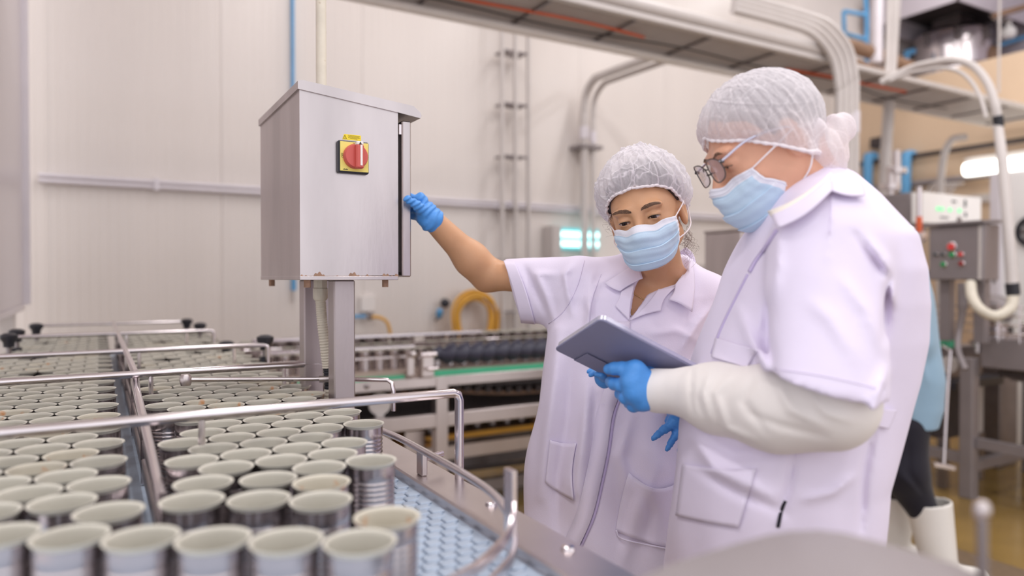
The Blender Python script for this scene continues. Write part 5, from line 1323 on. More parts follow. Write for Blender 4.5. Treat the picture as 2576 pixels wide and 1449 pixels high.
# front placket: the overlapping edge, violet strip painting the shade beside it, pockets, seams
pk = [(1585, 808), (1578, 900), (1560, 985), (1540, 1045), (1528, 1130), (1512, 1210), (1490, 1300), (1452, 1385), (1430, 1440)]
strip('placket', [(x - 20, y) for x, y in pk], 40, wcs, MC['coat'], coat, off=.0042, off2=.0008, th=.0012, **K)
strip('placket_shade', [(x + 5, y + 4) for x, y in pk[2:]], 7, wcs, MC['coatshade'], coat, off=.0012, th=.001, **K)
patch('pocket', [(1384, 1108), (1450, 1116), (1444, 1262), (1372, 1216)], wcs, MC['coat'], coat, off=.0035, bow=(4, 3, 0, -8), lift=lambda U, W: .004 * (1 - W) * np.sin(np.pi * U), **K)
patch('pocket', [(1583, 1190), (1716, 1212), (1700, 1385), (1550, 1340)], wcs, MC['coat'], coat, off=.0035, bow=(30, 4, -4, 0), lift=lambda U, W: .010 * (1 - W) ** 2 * np.sin(np.pi * U), **K)
strip('pocket_hem', [(1551, 1337), (1570, 1360), (1680, 1384)], 4, wcs, MC['coat'], coat, off=.0075, th=.002, **K)
strip('armhole_seam', [(1470, 655), (1452, 720), (1420, 780), (1380, 815)], 2.2, wcs, MC['seam'], coat, off=.0004, th=.0008, **K)
strip('armhole_seam', [(1822, 775), (1790, 830), (1752, 905)], 2.2, wcs, MC['seam'], coat, off=.0004, th=.0008, **K)
strip('front_seam', [(1512, 690), (1488, 760), (1480, 850)], 2, wcs, MC['seam'], coat, off=.0003, th=.0008, **K)
strip('sleeve_hem', [(1282, 658), (1293, 710), (1310, 765), (1326, 806)], 2.2, wcs, MC['seam'], coat, off=.0006, th=.0008, **K)
patch('sleeve_cuff', [(1267, 656), (1294, 657), (1346, 815), (1311, 812)], wcs, MC['coat'], coat, off=.0028, bow=(0, 0, 4, 4), th=.0022, **K)
# necklace
def neck_pts(L): 
    q = np.array(L, float); pq = np.array([x[:2] for x in smooth_path([np.append(a, 0) for a in q], 8)]); return hit(pq[:, 0], pq[:, 1], w_body, d0=1.2, off=.0012)
for L in ([(1733, 676), (1728, 690), (1716, 708)], [(1592, 736), (1606, 746), (1626, 756)], [(1586, 775), (1589, 787), (1591, 796)]):
    q = neck_pts(L); mb = MB()
    for i in range(len(q)): mb.lathe([(.0002, -.0014), (.0012, -.0007), (.0014, 0), (.0012, .0007), (.0002, .0014)], c2w(q[i]), 6)
    mb.build('necklace', MC['gold'], wp)
Hw.eyes(wp, (.02, .86, -.42)); Hw.brows(wp, MC['brow']); Hw.mask(wp)
D2 = math.pi / 180
Hw.cap(wp, MC['cap'], (0, -.022, .030), (.104, .120, .119), ([0, 35 * D2, 60 * D2, 90 * D2, 130 * D2, math.pi], [.062, .054, .036, .000, -.030, -.050]), .30, 12, gather=16, amp=.0065, gath=.006)
def w_hair(p):
    q = Hw.loc(p); d = s_ell(q, (0, -.022, .030), (.082, .100, .090)); zb_ = np.interp(np.abs(np.arctan2(q[:, 0], q[:, 1])), [0, 60 * D2, 90 * D2, math.pi], [.066, .042, .010, -.045])
    d = np.maximum(d, (zb_ + .004 - q[:, 2]) * .8) + .0015 * np.sin(q[:, 0] * 200) * np.sin(q[:, 2] * 60)
    bun = s_ell(q, (.0, -.115, .03), (.045, .03, .04)); return smin(d, bun, .02) * SC
sdf_obj('hair', w_hair, Hw.c - .17, Hw.c + .17, .004, MC['hair'], wp)
g = np.random.default_rng(21); mb = MB()
for i in range(40):                      # loose curls behind the ear and at the temple
    if i < 33: base = C(1722 + g.uniform(-8, 14), 588 + g.uniform(-22, 30), 1.53 + g.uniform(-.02, .03)); ln = g.uniform(.02, .055); dn = np.array([g.uniform(-.1, .55), g.uniform(-.3, .3), -1.0])
    else: base = C(1537 + g.uniform(-3, 4), 560 + g.uniform(-20, 6), 1.50); ln = g.uniform(.012, .03); dn = np.array([g.uniform(-.7, .1), 0, -1.0])
    dn /= np.linalg.norm(dn); a = np.cross(dn, [0, 1, 0]); a /= np.linalg.norm(a); b = np.cross(dn, a); rr = g.uniform(.003, .008); f0 = g.uniform(0, 6); tw = g.uniform(9, 16)
    mb.tube(c2w(np.array([base + dn * ln * t + (a * math.cos(f0 + tw * t) + b * math.sin(f0 + tw * t)) * rr * (.3 + t) for t in np.linspace(0, 1, 20)])), [.00032 * (1 - .6 * t) for t in np.linspace(0, 1, 20)], 4)
mb.build('curls', MC['curl'], wp, kind='stuff')
# gloves
u_ = lambda *a: C(*a)
kn = [u_(1058, 500, 1.655), u_(1052, 512, 1.675), u_(1048, 526, 1.69), u_(1046, 540, 1.70)]
fg = [[k + np.array([-.028, -.004, .004]), k + np.array([-.046, .012, -.002]), k + np.array([-.052, .026, -.008])] for k in kn]
wg = hand_sdf(u_(1072, 536, 1.665), kn, fg, [u_(1066, 530, 1.64), u_(1046, 514, 1.615), u_(1024, 500, 1.60)])
def w_glove(p):
    d = smin(wg(p), s_cap(p, u_(1076, 541, 1.665), u_(1085, 551, 1.667), .027, .0305), .012)
    return d - waves(p, 8, 190, .0007) - .0013 * np.sin((p @ ((WR - ER) / np.linalg.norm(WR - ER))) * 420 + 3 * np.sin(p[:, 2] * 90))
sdf_obj('glove', w_glove, u_(1065, 525, 1.66) - .11, u_(1065, 525, 1.66) + .11, .0019, MC['glove'], wp)
kn = [u_(1695, 1062, 1.395), u_(1712, 1072, 1.40), u_(1726, 1082, 1.405), u_(1738, 1090, 1.415)]
fg = [[u_(1672, 1080, 1.385), u_(1655, 1093, 1.38), u_(1643, 1103, 1.378)], [u_(1700, 1095, 1.39), u_(1688, 1114, 1.385), u_(1678, 1130, 1.383)], [u_(1722, 1104, 1.40), u_(1714, 1122, 1.395), u_(1708, 1136, 1.393)], [u_(1738, 1110, 1.41), u_(1732, 1128, 1.405), u_(1728, 1140, 1.403)]]
wg2 = hand_sdf(u_(1718, 1040, 1.42), kn, fg, [u_(1722, 1052, 1.44), u_(1700, 1050, 1.452), u_(1682, 1060, 1.455)])
def w_glove2(p): return smin(wg2(p), s_cap(p, u_(1716, 1044, 1.425), u_(1711, 1030, 1.45), .026, .029), .012) - waves(p, 9, 200, .0006) - .0006 * np.sin(p[:, 0] * 500 + p[:, 2] * 700)
sdf_obj('glove', w_glove2, u_(1700, 1085, 1.4) - .11, u_(1700, 1085, 1.4) + .11, .0019, MC['glove'], wp)
# legs and boots, mostly hidden by the coat and the conveyor
def w_legs(p):
    d = smin(s_chain(p, [np.array([.20, 1.62, .86]), np.array([.19, 1.63, .48]), np.array([.19, 1.65, .12])], [.095, .062, .048], .03), s_chain(p, [np.array([.36, 1.62, .86]), np.array([.36, 1.63, .48]), np.array([.36, 1.65, .12])], [.095, .062, .048], .03), .02)
    return d
sdf_obj('trousers', w_legs, (.02, 1.48, .05), (.52, 1.78, 1.0), .011, MC['trousers'], wp)
def boots(x1, y1, x2, y2, dx, dy, parent, top=.34):
    for x, y in ((x1, y1), (x2, y2)):
        a = np.array([x, y, top]); b = np.array([x, y, .09]); c = np.array([x + dx * .15, y + dy * .15, .045])
        def f(p): return np.maximum(np.maximum(smin(s_cap(p, a, b, .066, .056), s_cap(p, b + [0, 0, -.035], c, .05, .043), .03), -p[:, 2]), p[:, 2] - top)
        sdf_obj('boot', f, np.array([x - .22, y - .22, -.01]), np.array([x + .22, y + .22, top + .04]), .009, MC['boot'], parent)
boots(.19, 1.65, .36, 1.65, -.3, -.95, wp)

# ================================================================ man with tablet
mp = lab_thing('person', 'man in spectacles, mask and lab coat over long white sleeves holding the tablet', (.46, 1.2, 0))
Hm = Head((0, 0, 0), math.pi, .05, .52, .0, 1.0, 'm')
Hm.c = C(1788, 402, 1.2) - np.array([0, .090, .020]) @ Hm.B
def X15(px): return (px - 1288) / 1500.
def Z15(py): return 1.3 - (py - 700) / 1500.
mt = []
for py, x0, x1, b in ((440, 2040, 2140, .05), (470, 1985, 2165, .075), (500, 1945, 2190, .105), (540, 1915, 2215, .140), (600, 1885, 2262, .170), (680, 1850, 2290, .182), (760, 1822, 2300, .182), (850, 1787, 2294, .178), (950, 1750, 2274, .172), (1080, 1726, 2234, .170), (1200, 1716, 2195, .172), (1360, 1700, 2188, .180), (1490, 1690, 2192, .186)):
    mt.append((Z15(py), (X15(x0) + X15(x1)) / 2, 1.21, (X15(x1) - X15(x0)) / 2, b))
mS, mE, mW = C(2085, 610, 1.04), C(2090, 1012, 1.01), C(1668, 985, 1.195)
mNB = C(2055, 520, 1.2); mNT = Hm.glob((0, -.030, -.045))
fS, fE, fW = C(2010, 620, 1.38), C(1840, 965, 1.395), C(1572, 950, 1.37)
def m_body(p):
    d = Hm.sdf(p); d = smin(d, s_chain(p, [mNT, mNB], [.056, .064], .02), .035)
    d = smin(d, s_cap(p, Hm.glob((0, .03, -.09)), C(2000, 560, 1.2), .030, .045), .04)
    T_ = [(z, x, y, a - .03, b_ - .03) for z, x, y, a, b_ in mt if .98 < z < 1.44]
    d = smin(d, s_slices(p, T_, 2.2), .03)
    d = smin(d, s_chain(p, [mS, mE, mW], [.05, .042, .026], .02), .03); d = smin(d, s_chain(p, [fS, fE, fW], [.05, .042, .026], .02), .03)
    return d
mf = [([(1960, 580), (1958, 680), (1940, 760)], 12, .004), ([(1935, 740), (1928, 850), (1945, 940)], 12, -.005), ([(2090, 470), (2088, 560), (2080, 660)], 6, .002), ([(2180, 600), (2225, 660), (2245, 760)], 14, .006), ([(2150, 590), (2235, 700), (2225, 860)], 10, -.006), ([(2120, 700), (2180, 780), (2215, 870)], 16, .004),
      ([(2040, 760), (2090, 800), (2150, 900)], 18, .003), ([(1860, 780), (1900, 880), (1935, 930)], 14, .005), ([(1800, 900), (1850, 960), (1920, 1000)], 14, .004), ([(1745, 1100), (1800, 1180), (1950, 1250)], 14, .005),
      ([(1750, 1180), (1850, 1240), (1990, 1300)], 10, -.003), ([(2020, 1260), (2100, 1240), (2150, 1200)], 10, .004), ([(2000, 1150), (1985, 1230), (1965, 1300)], 10, -.004), ([(2200, 1080), (2180, 1180), (2170, 1340)], 9, -.006), ([(2230, 930), (2205, 1000), (2190, 1080)], 12, .006), ([(1790, 1110), (1850, 1145), (1960, 1140)], 16, -.005)]
hmA, hmB = C(1944, 955, .97), C(2208, 1004, .97); mn = np.cross(hmB - hmA, [0, 1., 0]); mn /= np.linalg.norm(mn); mn = mn if mn[2] < 0 else -mn
def m_sleeve(p):
    a = s_cap(p, C(2045, 625, 1.06), C(2022, 1000, .985), .064, .062); b = s_cap(p, C(2120, 640, 1.06), C(2124, 1010, .985), .058, .056)
    return smin(a, b, .06)
def m_tor(p):
    d = s_slices(p, mt, 2.3); d = smin(d, s_cap(p, C(2085, 585, 1.06), C(2080, 520, 1.16), .050, .060), .05); d = smin(d, s_cap(p, C(2040, 600, 1.37), C(2060, 520, 1.24), .05, .06), .05)
    return d
def m_far(p): return s_chain(p, [C(2010, 620, 1.355), C(1900, 880, 1.36)], [.066, .060], .02)
def m_coat(p, wr=True):
    sl = m_sleeve(p); pl = (p - hmA) @ mn; d = smin(smin(np.maximum(sl, pl), m_tor(p), .03), m_far(p), .03); D = 0
    if wr: D = 2.0 * folds_px(p, mf) * (p[:, 1] < 1.22) + waves(p, 14, 24, .0040, (1, 1, .4)) + waves(p, 15, 60, .0010, (1, 1, .5)); d = d - D
    d = np.maximum(d, -np.maximum(sl - D + .014, -pl - .06))
    return np.maximum(d, -np.maximum(s_slices(p, [(.75, .436, 1.21, .145, .165), (.87, .436, 1.21, .14, .16)], 2.3), p[:, 2] - .85))
sdf_obj('body', m_body, (.08, .90, .96), (.70, 1.60, 1.72), .003, MC['skinm'], mp)
coat = sdf_obj('lab_coat', m_coat, (.20, .86, .76), (.72, 1.60, 1.52), .0046, MC['coat'], mp, smooth=3)
K = dict(d0=.7)
def mcs(p): return m_coat(p)
patch('inner_collar', [(1930, 532), (2088, 434), (2098, 450), (1946, 556)], mcs, MC['collarw'], coat, off=.012, bow=(14, 12, 0, 0), **K)
patch('collar_leaf', [(1940, 542), (2090, 442), (2092, 478), (1957, 573)], mcs, MC['coat'], coat, off=.015, bow=(12, 14, -3, 0), lift=lambda U, W: .004 * W, **K)
patch('collar_band', [(2086, 438), (2150, 440), (2174, 492), (2090, 480)], mcs, MC['coat'], coat, off=.011, bow=(-5, 6, 0, 6), **K)
strip('lapel_shade', [(1952, 578), (1925, 620), (1900, 655), (1884, 684)], 7, mcs, MC['coatshade'], coat, off=.0015, **K)  # violet shade under the lapel, painted as a strip
strip('yoke_seam', [(2090, 484), (2089, 530), (2086, 590)], 2.0, mcs, MC['seam'], coat, off=.0004, th=.0008, **K)
strip('sleeve_hem', [(1950, 928), (2070, 946), (2205, 976)], 2.2, mcs, MC['seam'], coat, off=.0005, th=.0008, **K)
patch('pocket', [(1800, 850), (1905, 880), (1880, 925), (1790, 898)], mcs, MC['coat'], coat, off=.003, **K)
patch('pocket', [(1718, 1168), (1905, 1180), (1860, 1330), (1702, 1300)], mcs, MC['coat'], coat, off=.003, bow=(8, 2, 0, 0), **K)
strip('pocket_slit', [(1978, 1262), (1968, 1290), (1960, 1330)], 9, mcs, MC['trousers'], coat, off=.0012, **K)
strip('side_seam', [(2006, 1130), (1996, 1200), (1978, 1262)], 2.2, mcs, MC['seam'], coat, off=.0005, th=.0008, **K)
patch('half_belt', [(2226, 1028), (2258, 1032), (2238, 1080), (2208, 1074)], mcs, MC['coat'], coat, off=.004, **K)
strip('placket_edge_shade', [(1880, 690), (1840, 770), (1812, 830), (1790, 890)], 4, mcs, MC['coatshade'], coat, off=.0008, **K)  # thin violet strip painting the shade along the placket
# long white shirt sleeves
cuffA = C(1640, 985, 1.21)
def sh_near(p):
    d = s_chain(p, [C(2085, 870, 1.01), C(2088, 1012, 1.01), C(1960, 1024, 1.05), C(1800, 1000, 1.13), C(1735, 988, 1.165)], [.046, .059, .060, .050, .040], .03)
    d = smin(d, s_cap(p, C(1735, 987, 1.165), C(1640, 982, 1.21), .0375, .0375), .010)
    q = to_px(p); f_ = folds_px(p, [([(1790, 940), (1770, 990), (1790, 1060)], 9, .006), ([(1850, 930), (1800, 990), (1830, 1080), (1900, 1110)], 11, .006), ([(1900, 950), (1870, 1010), (1930, 1090)], 10, -.005), ([(1960, 970), (1990, 1030), (2080, 1075)], 12, .006), ([(2030, 985), (2080, 1040), (2150, 1060)], 11, .005), ([(1742, 930), (1738, 990), (1744, 1045)], 6, -.004), ([(1770, 960), (1755, 1000), (1765, 1040)], 6, -.003), ([(1880, 1040), (1960, 1070), (2080, 1100)], 9, -.004)])
    nrm = (cuffA - C(1735, 987, 1.165)); nrm /= np.linalg.norm(nrm); pl = (p - cuffA) @ nrm; d = d - (f_ + waves(p, 31, 40, .0018)) * np.clip((-pl - .03) / .06, 0, 1)
    d = np.maximum(d, pl); return np.maximum(d, -np.maximum(s_cap(p, C(1735, 987, 1.165), C(1600, 980, 1.228), .0300, .0300), -pl - .03))
sdf_obj('shirt_sleeve', sh_near, C(1900, 1000, 1.08) - .32, C(1900, 1000, 1.08) + .32, .0036, MC['shirt'], mp, smooth=3)
def sh_far(p): return s_chain(p, [C(1920, 830, 1.365), fE, C(1640, 955, 1.40)], [.055, .052, .036], .03) - waves(p, 33, 40, .002)
sdf_obj('shirt_sleeve', sh_far, C(1790, 900, 1.4) - .26, C(1790, 900, 1.4) + .26, .006, MC['shirt'], mp)
Hm.eyes(mp, (0, .86, -.3)); Hm.brows(mp, MC['brow']); mk = Hm.mask(mp, ulim=(.74, .84, 1.10, 1.22), tb=(-.022, -.022), bb=(-.122, -.092))
Hm.cap(mp, MC['capm'], (0, -.009, .026), (.094, .106, .093), ([0, 45 * D2, 75 * D2, 95 * D2, 130 * D2, math.pi], [.054, .020, -.018, -.050, -.072, -.088]), .30, 33, gather=40, amp=.003, cre=.42, ear=.019)
lc = C(2098, 362, 1.19)
def lobe(p):
    a0 = smin(s_cap(p, C(2040, 352, 1.155), C(2086, 402, 1.160), .034, .024), s_cap(p, C(2086, 402, 1.16), C(2098, 398, 1.19), .024, .02), .01)
    a = s_cap(p, C(2117, 308, 1.19), C(2092, 405, 1.19), .016, .013); b = s_cap(p, C(2104, 322, 1.19), C(2054, 386, 1.19), .026, .030)
    c = s_cap(p, C(2122, 330, 1.19), C(2110, 380, 1.18), .014, .012)
    return smin(smin(smin(a, b, .015), c, .010), a0, .02) - waves(p, 41, 120, .0026) - .0016 * np.sin(p[:, 0] * 260 + p[:, 2] * 90)
sdf_obj('cap_knot', lobe, lc - .12, lc + .12, .0028, MC['capm'], mp)
def m_hair(p):
    q = Hm.loc(p); d = s_ell(q, (0, -.020, .030), (.0765, .096, .088)); zb_ = np.interp(np.abs(np.arctan2(q[:, 0], q[:, 1])), [0, 60 * D2, 90 * D2, math.pi], [.080, .048, -.012, -.060])
    return (np.maximum(d, (zb_ - q[:, 2]) * .8) + .001 * np.sin(q[:, 0] * 300) * np.sin(q[:, 2] * 90))
sdf_obj('hair', m_hair, Hm.c - .18, Hm.c + .18, .0045, MC['hairg'], mp)
# spectacles
gl = None; lens = []
ly, lz = .108, .002
rim = MB()
for sx in (-1, 1):
    pts = [(sx * (.0345 + .0275 * math.copysign(abs(math.cos(q)) ** .85, math.cos(q))), ly - .004 * abs(math.cos(q)) - .003 * (1 if math.cos(q) * 1 > 0 else 0) * abs(math.cos(q)) - .10 * .0, lz + .0205 * math.copysign(abs(math.sin(q)) ** .8, math.sin(q))) for q in np.linspace(0, 2 * math.pi, 40, endpoint=False)]
    lens.append(pts); rim.tube(c2w(Hm.glob(np.array(pts))), .0011, 6, closed=True)
rim.tube(c2w(Hm.glob(np.array(smooth_path([(-.010, ly - .001, lz + .006), (0, ly + .001, lz + .010), (.010, ly - .001, lz + .006)], 4)))), .0012, 6)
gl = rim.build('spectacles', MC['frame'], mp)
for sx in (-1, 1):
    T_ = smooth_path([(sx * .062, ly - .006, lz + .010), (sx * .066, ly - .012, lz + .010), (sx * .076, .050, lz + .018), (sx * .081, -.004, .010), (sx * .080, -.024, -.002)], 5)
    MB().tube(c2w(Hm.glob(np.array(T_))), .0021, 8).build('temple', MC['tabs'], gl)
    MB().obox(c2w(Hm.glob((sx * .063, ly - .009, lz + .009))), (.004, .003, .003), np.eye(3), .001).build('hinge', MC['frame'], gl)
    P_ = np.array(lens[(sx + 1) // 2]); P2 = P_.copy(); cc_ = P_.mean(0)
    V = c2w(Hm.glob(np.concatenate([[cc_ + np.array([0, .0012, 0])], cc_ + (P_ - cc_) * .6 + np.array([0, .0008, 0]), P_]))); n_ = len(P_)
    mesh_obj('lens', V, [(0, 1 + i, 1 + (i + 1) % n_) for i in range(n_)] + [(1 + i, 1 + n_ + i, 1 + n_ + (i + 1) % n_, 1 + (i + 1) % n_) for i in range(n_)], MC['glass'], gl, None, None)
    MB().tube(c2w(Hm.glob(np.array([(sx * .011, ly - .003, lz - .002), (sx * .009, ly - .010, lz - .004)]))), .0016, 6).build('nose_pad', MC['frame'], gl)
# tablet
tA, tB, tC_ = C(1401, 873, 1.262), C(1517, 797, 1.150), C(1776, 944, 1.220); tD = tA + tC_ - tB
e1_, e2_ = tB - tA, tC_ - tB; nn_ = np.cross(e1_, e2_); nn_ /= np.linalg.norm(nn_)
cen_ = (tA + tC_) / 2; toc = np.array([0, 0, 1.3]) - cen_; nn_ = nn_ if nn_[2] > 0 else -nn_           # nn_: towards the readers
tab = thing('tablet', 'slate tablet in a folding cover held up between the two coated people', 'tablet', c2w(cen_))
def slab(name, o0, o1, inset, rad, m, parent, round_=True):
    a = e1_ / np.linalg.norm(e1_); b = e2_ - a * (e2_ @ a); b /= np.linalg.norm(b); hx, hy = np.linalg.norm(e1_) / 2 - inset, np.linalg.norm(e2_) / 2 - inset
    loop = []
    for sx, sy, s0 in ((1, 1, 0), (-1, 1, 90), (-1, -1, 180), (1, -1, 270)):
        for q in np.linspace(s0, s0 + 90, 7): loop.append((sx * (hx - rad) + rad * math.cos(R(q)), sy * (hy - rad) + rad * math.sin(R(q))))
    mb = MB(); n = len(loop); V = []
    for off, sh in ((o0, .0012), (o0 + .0008, 0), (o1 - .0008, 0), (o1, .0012)):
        V += [c2w(cen_ + a * x * (1 - sh / hx) + b * y * (1 - sh / hy) + nn_ * off) for x, y in loop]
    f = [tuple(range(n)), tuple(range(3 * n, 4 * n))[::-1]] + [(k * n + i, k * n + (i + 1) % n, (k + 1) * n + (i + 1) % n, (k + 1) * n + i) for k in range(3) for i in range(n)]
    return mb.add(V, f).build(name, m, parent)
slab('cover', -.0036, .0, -.0015, .010, MC['tabl'], tab)
slab('shell', .0003, .0095, .0, .011, MC['tabs'], tab); slab('screen', .0093, .0102, .006, .006, MC['screen'], tab)
slab('folded_flap', -.0062, -.0038, .0, .008, MC['tabl'], tab); fl_ = bpy.data.objects['folded_flap']
# trim the folded flap to the lower strip of the cover
bm = bmesh.new(); bm.from_mesh(fl_.data); co = c2w(cen_ - e1_ * .22) - ORG[tab.name]
ww_ = c2w(e1_ / np.linalg.norm(e1_)); bmesh.ops.bisect_plane(bm, geom=bm.verts[:] + bm.edges[:] + bm.faces[:], plane_co=Vector(co), plane_no=Vector(ww_), clear_outer=True)
co2 = c2w(cen_ - e2_ * .30) - ORG[tab.name]; bmesh.ops.bisect_plane(bm, geom=bm.verts[:] + bm.edges[:] + bm.faces[:], plane_co=Vector(co2), plane_no=Vector(-c2w(e2_ / np.linalg.norm(e2_))), clear_outer=True)
bm.to_mesh(fl_.data); bm.free()
# man's gloved hands
kn = [C(1598, 932, 1.195), C(1590, 960, 1.190), C(1598, 986, 1.190), C(1616, 1008, 1.195)]
fg = [[C(1566, 927, 1.205), C(1545, 927, 1.213), C(1531, 928, 1.220)], [C(1564, 968, 1.205), C(1545, 966, 1.222), C(1535, 960, 1.240)], [C(1575, 1000, 1.205), C(1562, 990, 1.228), C(1560, 976, 1.25)], [C(1594, 1020, 1.208), C(1584, 1012, 1.23), C(1582, 998, 1.255)]]
hg = hand_sdf(C(1652, 982, 1.205), kn, fg, [C(1636, 950, 1.225), C(1622, 930, 1.262), C(1606, 905, 1.285)], rp=.0185, rf=.0125)
def m_glove(p): return smin(hg(p), s_cap(p, C(1655, 984, 1.206), C(1690, 985, 1.19), .029, .030), .015) - waves(p, 50, 150, .0006)
sdf_obj('glove', m_glove, C(1610, 960, 1.21) - .14, C(1610, 960, 1.21) + .14, .002, MC['glove'], mp)
kn = [C(1528, 930, 1.345), C(1522, 938, 1.335), C(1518, 946, 1.325), C(1518, 956, 1.32)]
fg = [[C(1508, 924, 1.325), C(1494, 928, 1.315), C(1480, 935, 1.31)], [C(1508, 934, 1.315), C(1496, 938, 1.305), C(1486, 943, 1.30)], [C(1512, 940, 1.305), C(1506, 941, 1.295), C(1500, 942, 1.29)], [C(1518, 948, 1.30), C(1516, 946, 1.292), C(1512, 944, 1.286)]]
fgl = hand_sdf(fW, kn, fg, [C(1552, 930, 1.37), C(1536, 922, 1.372), C(1522, 918, 1.37)])
sdf_obj('glove', lambda p: smin(fgl(p), s_cap(p, fW, C(1615, 952, 1.39), .026, .03), .012) - waves(p, 52, 180, .0007), C(1545, 938, 1.35) - .12, C(1545, 938, 1.35) + .12, .0024, MC['glove'], mp)
def m_legs(p):
    return smin(s_chain(p, [np.array([.45, 1.15, .9]), np.array([.43, 1.14, .48]), np.array([.45, 1.12, .12])], [.085, .066, .05], .03), s_chain(p, [np.array([.45, 1.27, .9]), np.array([.44, 1.28, .48]), np.array([.46, 1.29, .12])], [.085, .066, .05], .03), .02)
sdf_obj('trousers', m_legs, (.28, .98, .05), (.62, 1.44, 1.04), .011, MC['trousers'], mp)
boots(.45, 1.12, .46, 1.29, -1, 0, mp)

# ================================================================ worker walking away behind the man
vp = lab_thing('person', 'worker in light blue shirt, black trousers and white boots walking past behind the man', (1.72, 3.12, 0))
DV = 3.12
def V_(px, py, d=DV): return C(px, py, d)
vS = [(Z_, 0, 0, 0, 0) for Z_ in ()]
vt = []
for py, x0, x1, b in ((640, 2225, 2290, .07), (680, 2185, 2312, .14), (740, 2165, 2322, .19), (850, 2170, 2336, .20), (950, 2180, 2349, .20), (1020, 2188, 2347, .19), (1062, 2192, 2332, .18)):
    a, c = V_(x0, py), V_(x1, py); vt.append((a[2], (a[0] + c[0]) / 2, DV, (c[0] - a[0]) / 2, b))
def v_shirt(p):
    d = s_slices(p, vt, 2.3); d = smin(d, s_chain(p, [V_(2270, 700, 2.98), V_(2300, 860, 2.96)], [.075, .07], .03), .04); d = smin(d, s_chain(p, [V_(2250, 700, 3.28), V_(2240, 870, 3.34)], [.075, .07], .03), .04)
    return d - folds_px(p, [([(2270, 800), (2310, 880), (2335, 960)], 8, .008), ([(2290, 780), (2300, 880), (2290, 980)], 7, -.007), ([(2250, 880), (2290, 960), (2300, 1050)], 8, .007), ([(2262, 980), (2270, 1030), (2272, 1060)], 6, -.006)]) - waves(p, 61, 20, .004, (1, 1, .4))
def vhand(w_, dx, dz, dy):
    a = np.array([dx, dy, dz]); a /= np.linalg.norm(a); s = np.cross(a, [0, 1., 0]); s /= np.linalg.norm(s)
    kn = [w_ + a * .085 + s * .020 * (i - 1.5) for i in range(4)]
    fg = [[k + a * l * .5 + np.array([0, -.006, -.004]), k + a * l * .8 + np.array([0, -.012, -.018]), k + a * l + np.array([0, -.014, -.03])] for k, l in zip(kn, (.058, .070, .066, .052))]
    return hand_sdf(w_, kn, fg, [w_ + a * .03 - s * .028, w_ + a * .06 - s * .044, w_ + a * .085 - s * .046], rp=.016, rf=.011)
vh1 = vhand(V_(2226, 968, 2.92), -.9, -.35, 0); vh2 = vhand(V_(2196, 990, 3.3), -.8, -.5, -.1)
def v_body(p):
    hc_ = V_(2236, 618); d = s_ell(p, hc_, (.080, .072, .105)); d = smin(d, s_ell(p, hc_ + np.array([.05, 0, -.035]), (.045, .05, .06)), .03)
    d = smin(d, s_cap(p, hc_ + np.array([.085, 0, -.02]), hc_ + np.array([.10, 0, -.035]), .012, .014), .015)
    d = smin(d, s_cap(p, hc_ + np.array([-.01, 0, -.07]), V_(2250, 690), .05, .055), .03)
    T_ = [(z, x, y, a - .03, b - .03) for z, x, y, a, b in vt]; d = smin(d, s_slices(p, T_, 2.2), .03)
    d = smin(d, s_chain(p, [V_(2270, 705, 2.98), V_(2298, 860, 2.94), V_(2226, 968, 2.92)], [.045, .04, .027], .02), .03)
    d = smin(d, vh1(p), .01)
    return smin(smin(d, s_chain(p, [V_(2250, 705, 3.28), V_(2235, 880, 3.36), V_(2196, 990, 3.3)], [.045, .04, .027], .02), .03), vh2(p), .01)
def v_trs(p):
    d = s_chain(p, [V_(2258, 1075, 3.22), V_(2245, 1190, 3.22), V_(2262, 1295, 3.26)], [.118, .092, .070], .04); e = s_chain(p, [V_(2270, 1075, 3.04), V_(2268, 1180, 3.02), V_(2318, 1275, 3.02)], [.112, .098, .064], .04)
    return smin(d, e, .03) - folds_px(p, [([(2240, 1130), (2270, 1200), (2320, 1250)], 9, .008), ([(2290, 1120), (2290, 1190), (2325, 1245)], 7, -.008)]) - waves(p, 63, 18, .005)
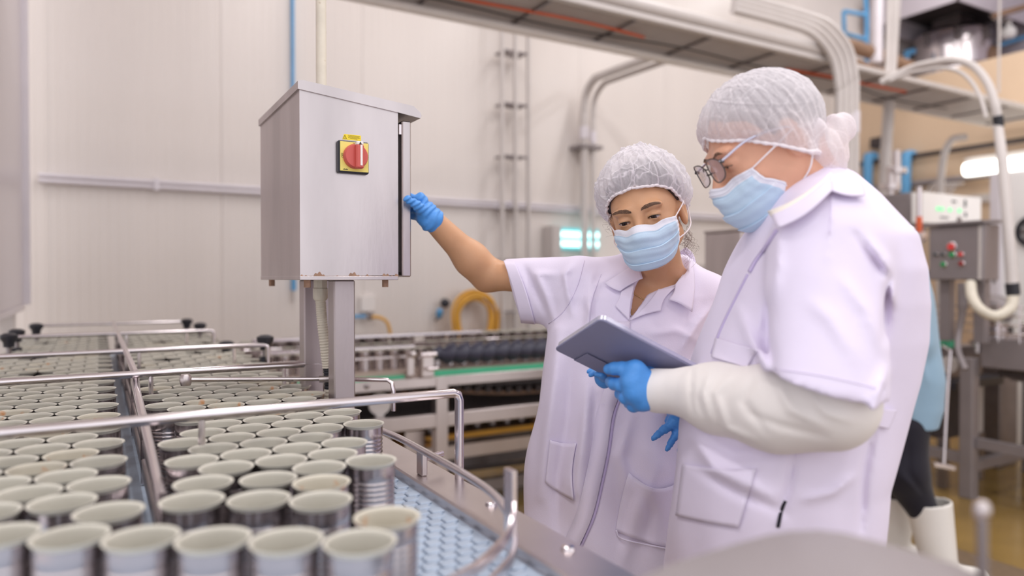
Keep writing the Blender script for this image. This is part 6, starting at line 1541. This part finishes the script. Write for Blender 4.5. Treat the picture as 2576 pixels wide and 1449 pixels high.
sdf_obj('body', v_body, (1.2, 2.70, .5), (2.05, 3.55, 1.72), .0055, MC['skinm'], vp)
sdf_obj('work_shirt', v_shirt, (1.3, 2.74, .6), (2.05, 3.55, 1.45), .008, MC['bluesh'], vp)
sdf_obj('shirt_tail', lambda p: s_slices(p, [(V_(0, 1070)[2], V_(2255, 1070)[0], DV, .10, .15), (V_(0, 1050)[2], V_(2258, 1050)[0], DV, .105, .16)], 2.3), (1.4, 2.85, .55), (2.0, 3.45, .80), .008, MC['shirt'], vp)
sdf_obj('trousers', v_trs, (1.3, 2.8, .2), (2.2, 3.5, .85), .008, MC['trousers'], vp)
def v_cap(p):
    hc_ = V_(2236, 618); d = s_ell(p, hc_ + np.array([-.012, 0, .035]), (.100, .095, .085)); return np.maximum(d, (hc_[2] - .0 - p[:, 2]) + (p[:, 0] - hc_[0]) * .5) - waves(p, 65, 70, .003)
sdf_obj('hair_cap', v_cap, V_(2236, 618) - .16, V_(2236, 618) + .16, .006, MC['loop'], vp)
def v_boot(top, ank, toe, r0, r1):
    def f(p):
        d = smin(s_cap(p, top + (top - ank) * .1, ank, r0, r1), s_cap(p, ank + np.array([-.02, 0, -.045]), toe, .048, .042), .03)
        ax = (top - ank) / np.linalg.norm(top - ank); pl = (p - top) @ ax; d = np.maximum(np.maximum(d, pl), -p[:, 2]); return np.maximum(d, -np.maximum(s_cap(p, top + (top - ank) * .4, ank, r0 - .007, r1 - .006), -pl - .10))
    return f
fb_ = v_boot(V_(2335, 1262, 3.02), np.array([V_(2362, 1400, 3.0)[0], 3.0, .10]), np.array([V_(2362, 1400, 3.0)[0] + .15, 2.98, .045]), .092, .070)
sdf_obj('boot', fb_, (1.6, 2.8, -.01), (2.25, 3.2, .46), .006, MC['boot'], vp)
fb2 = v_boot(V_(2254, 1245, 3.24), np.array([V_(2248, 1400, 3.24)[0], 3.24, .10]), np.array([V_(2248, 1400, 3.24)[0] + .12, 3.2, .045]), .088, .066)
sdf_obj('boot', fb2, (1.4, 3.0, -.01), (2.1, 3.5, .46), .006, MC['boot'], vp)
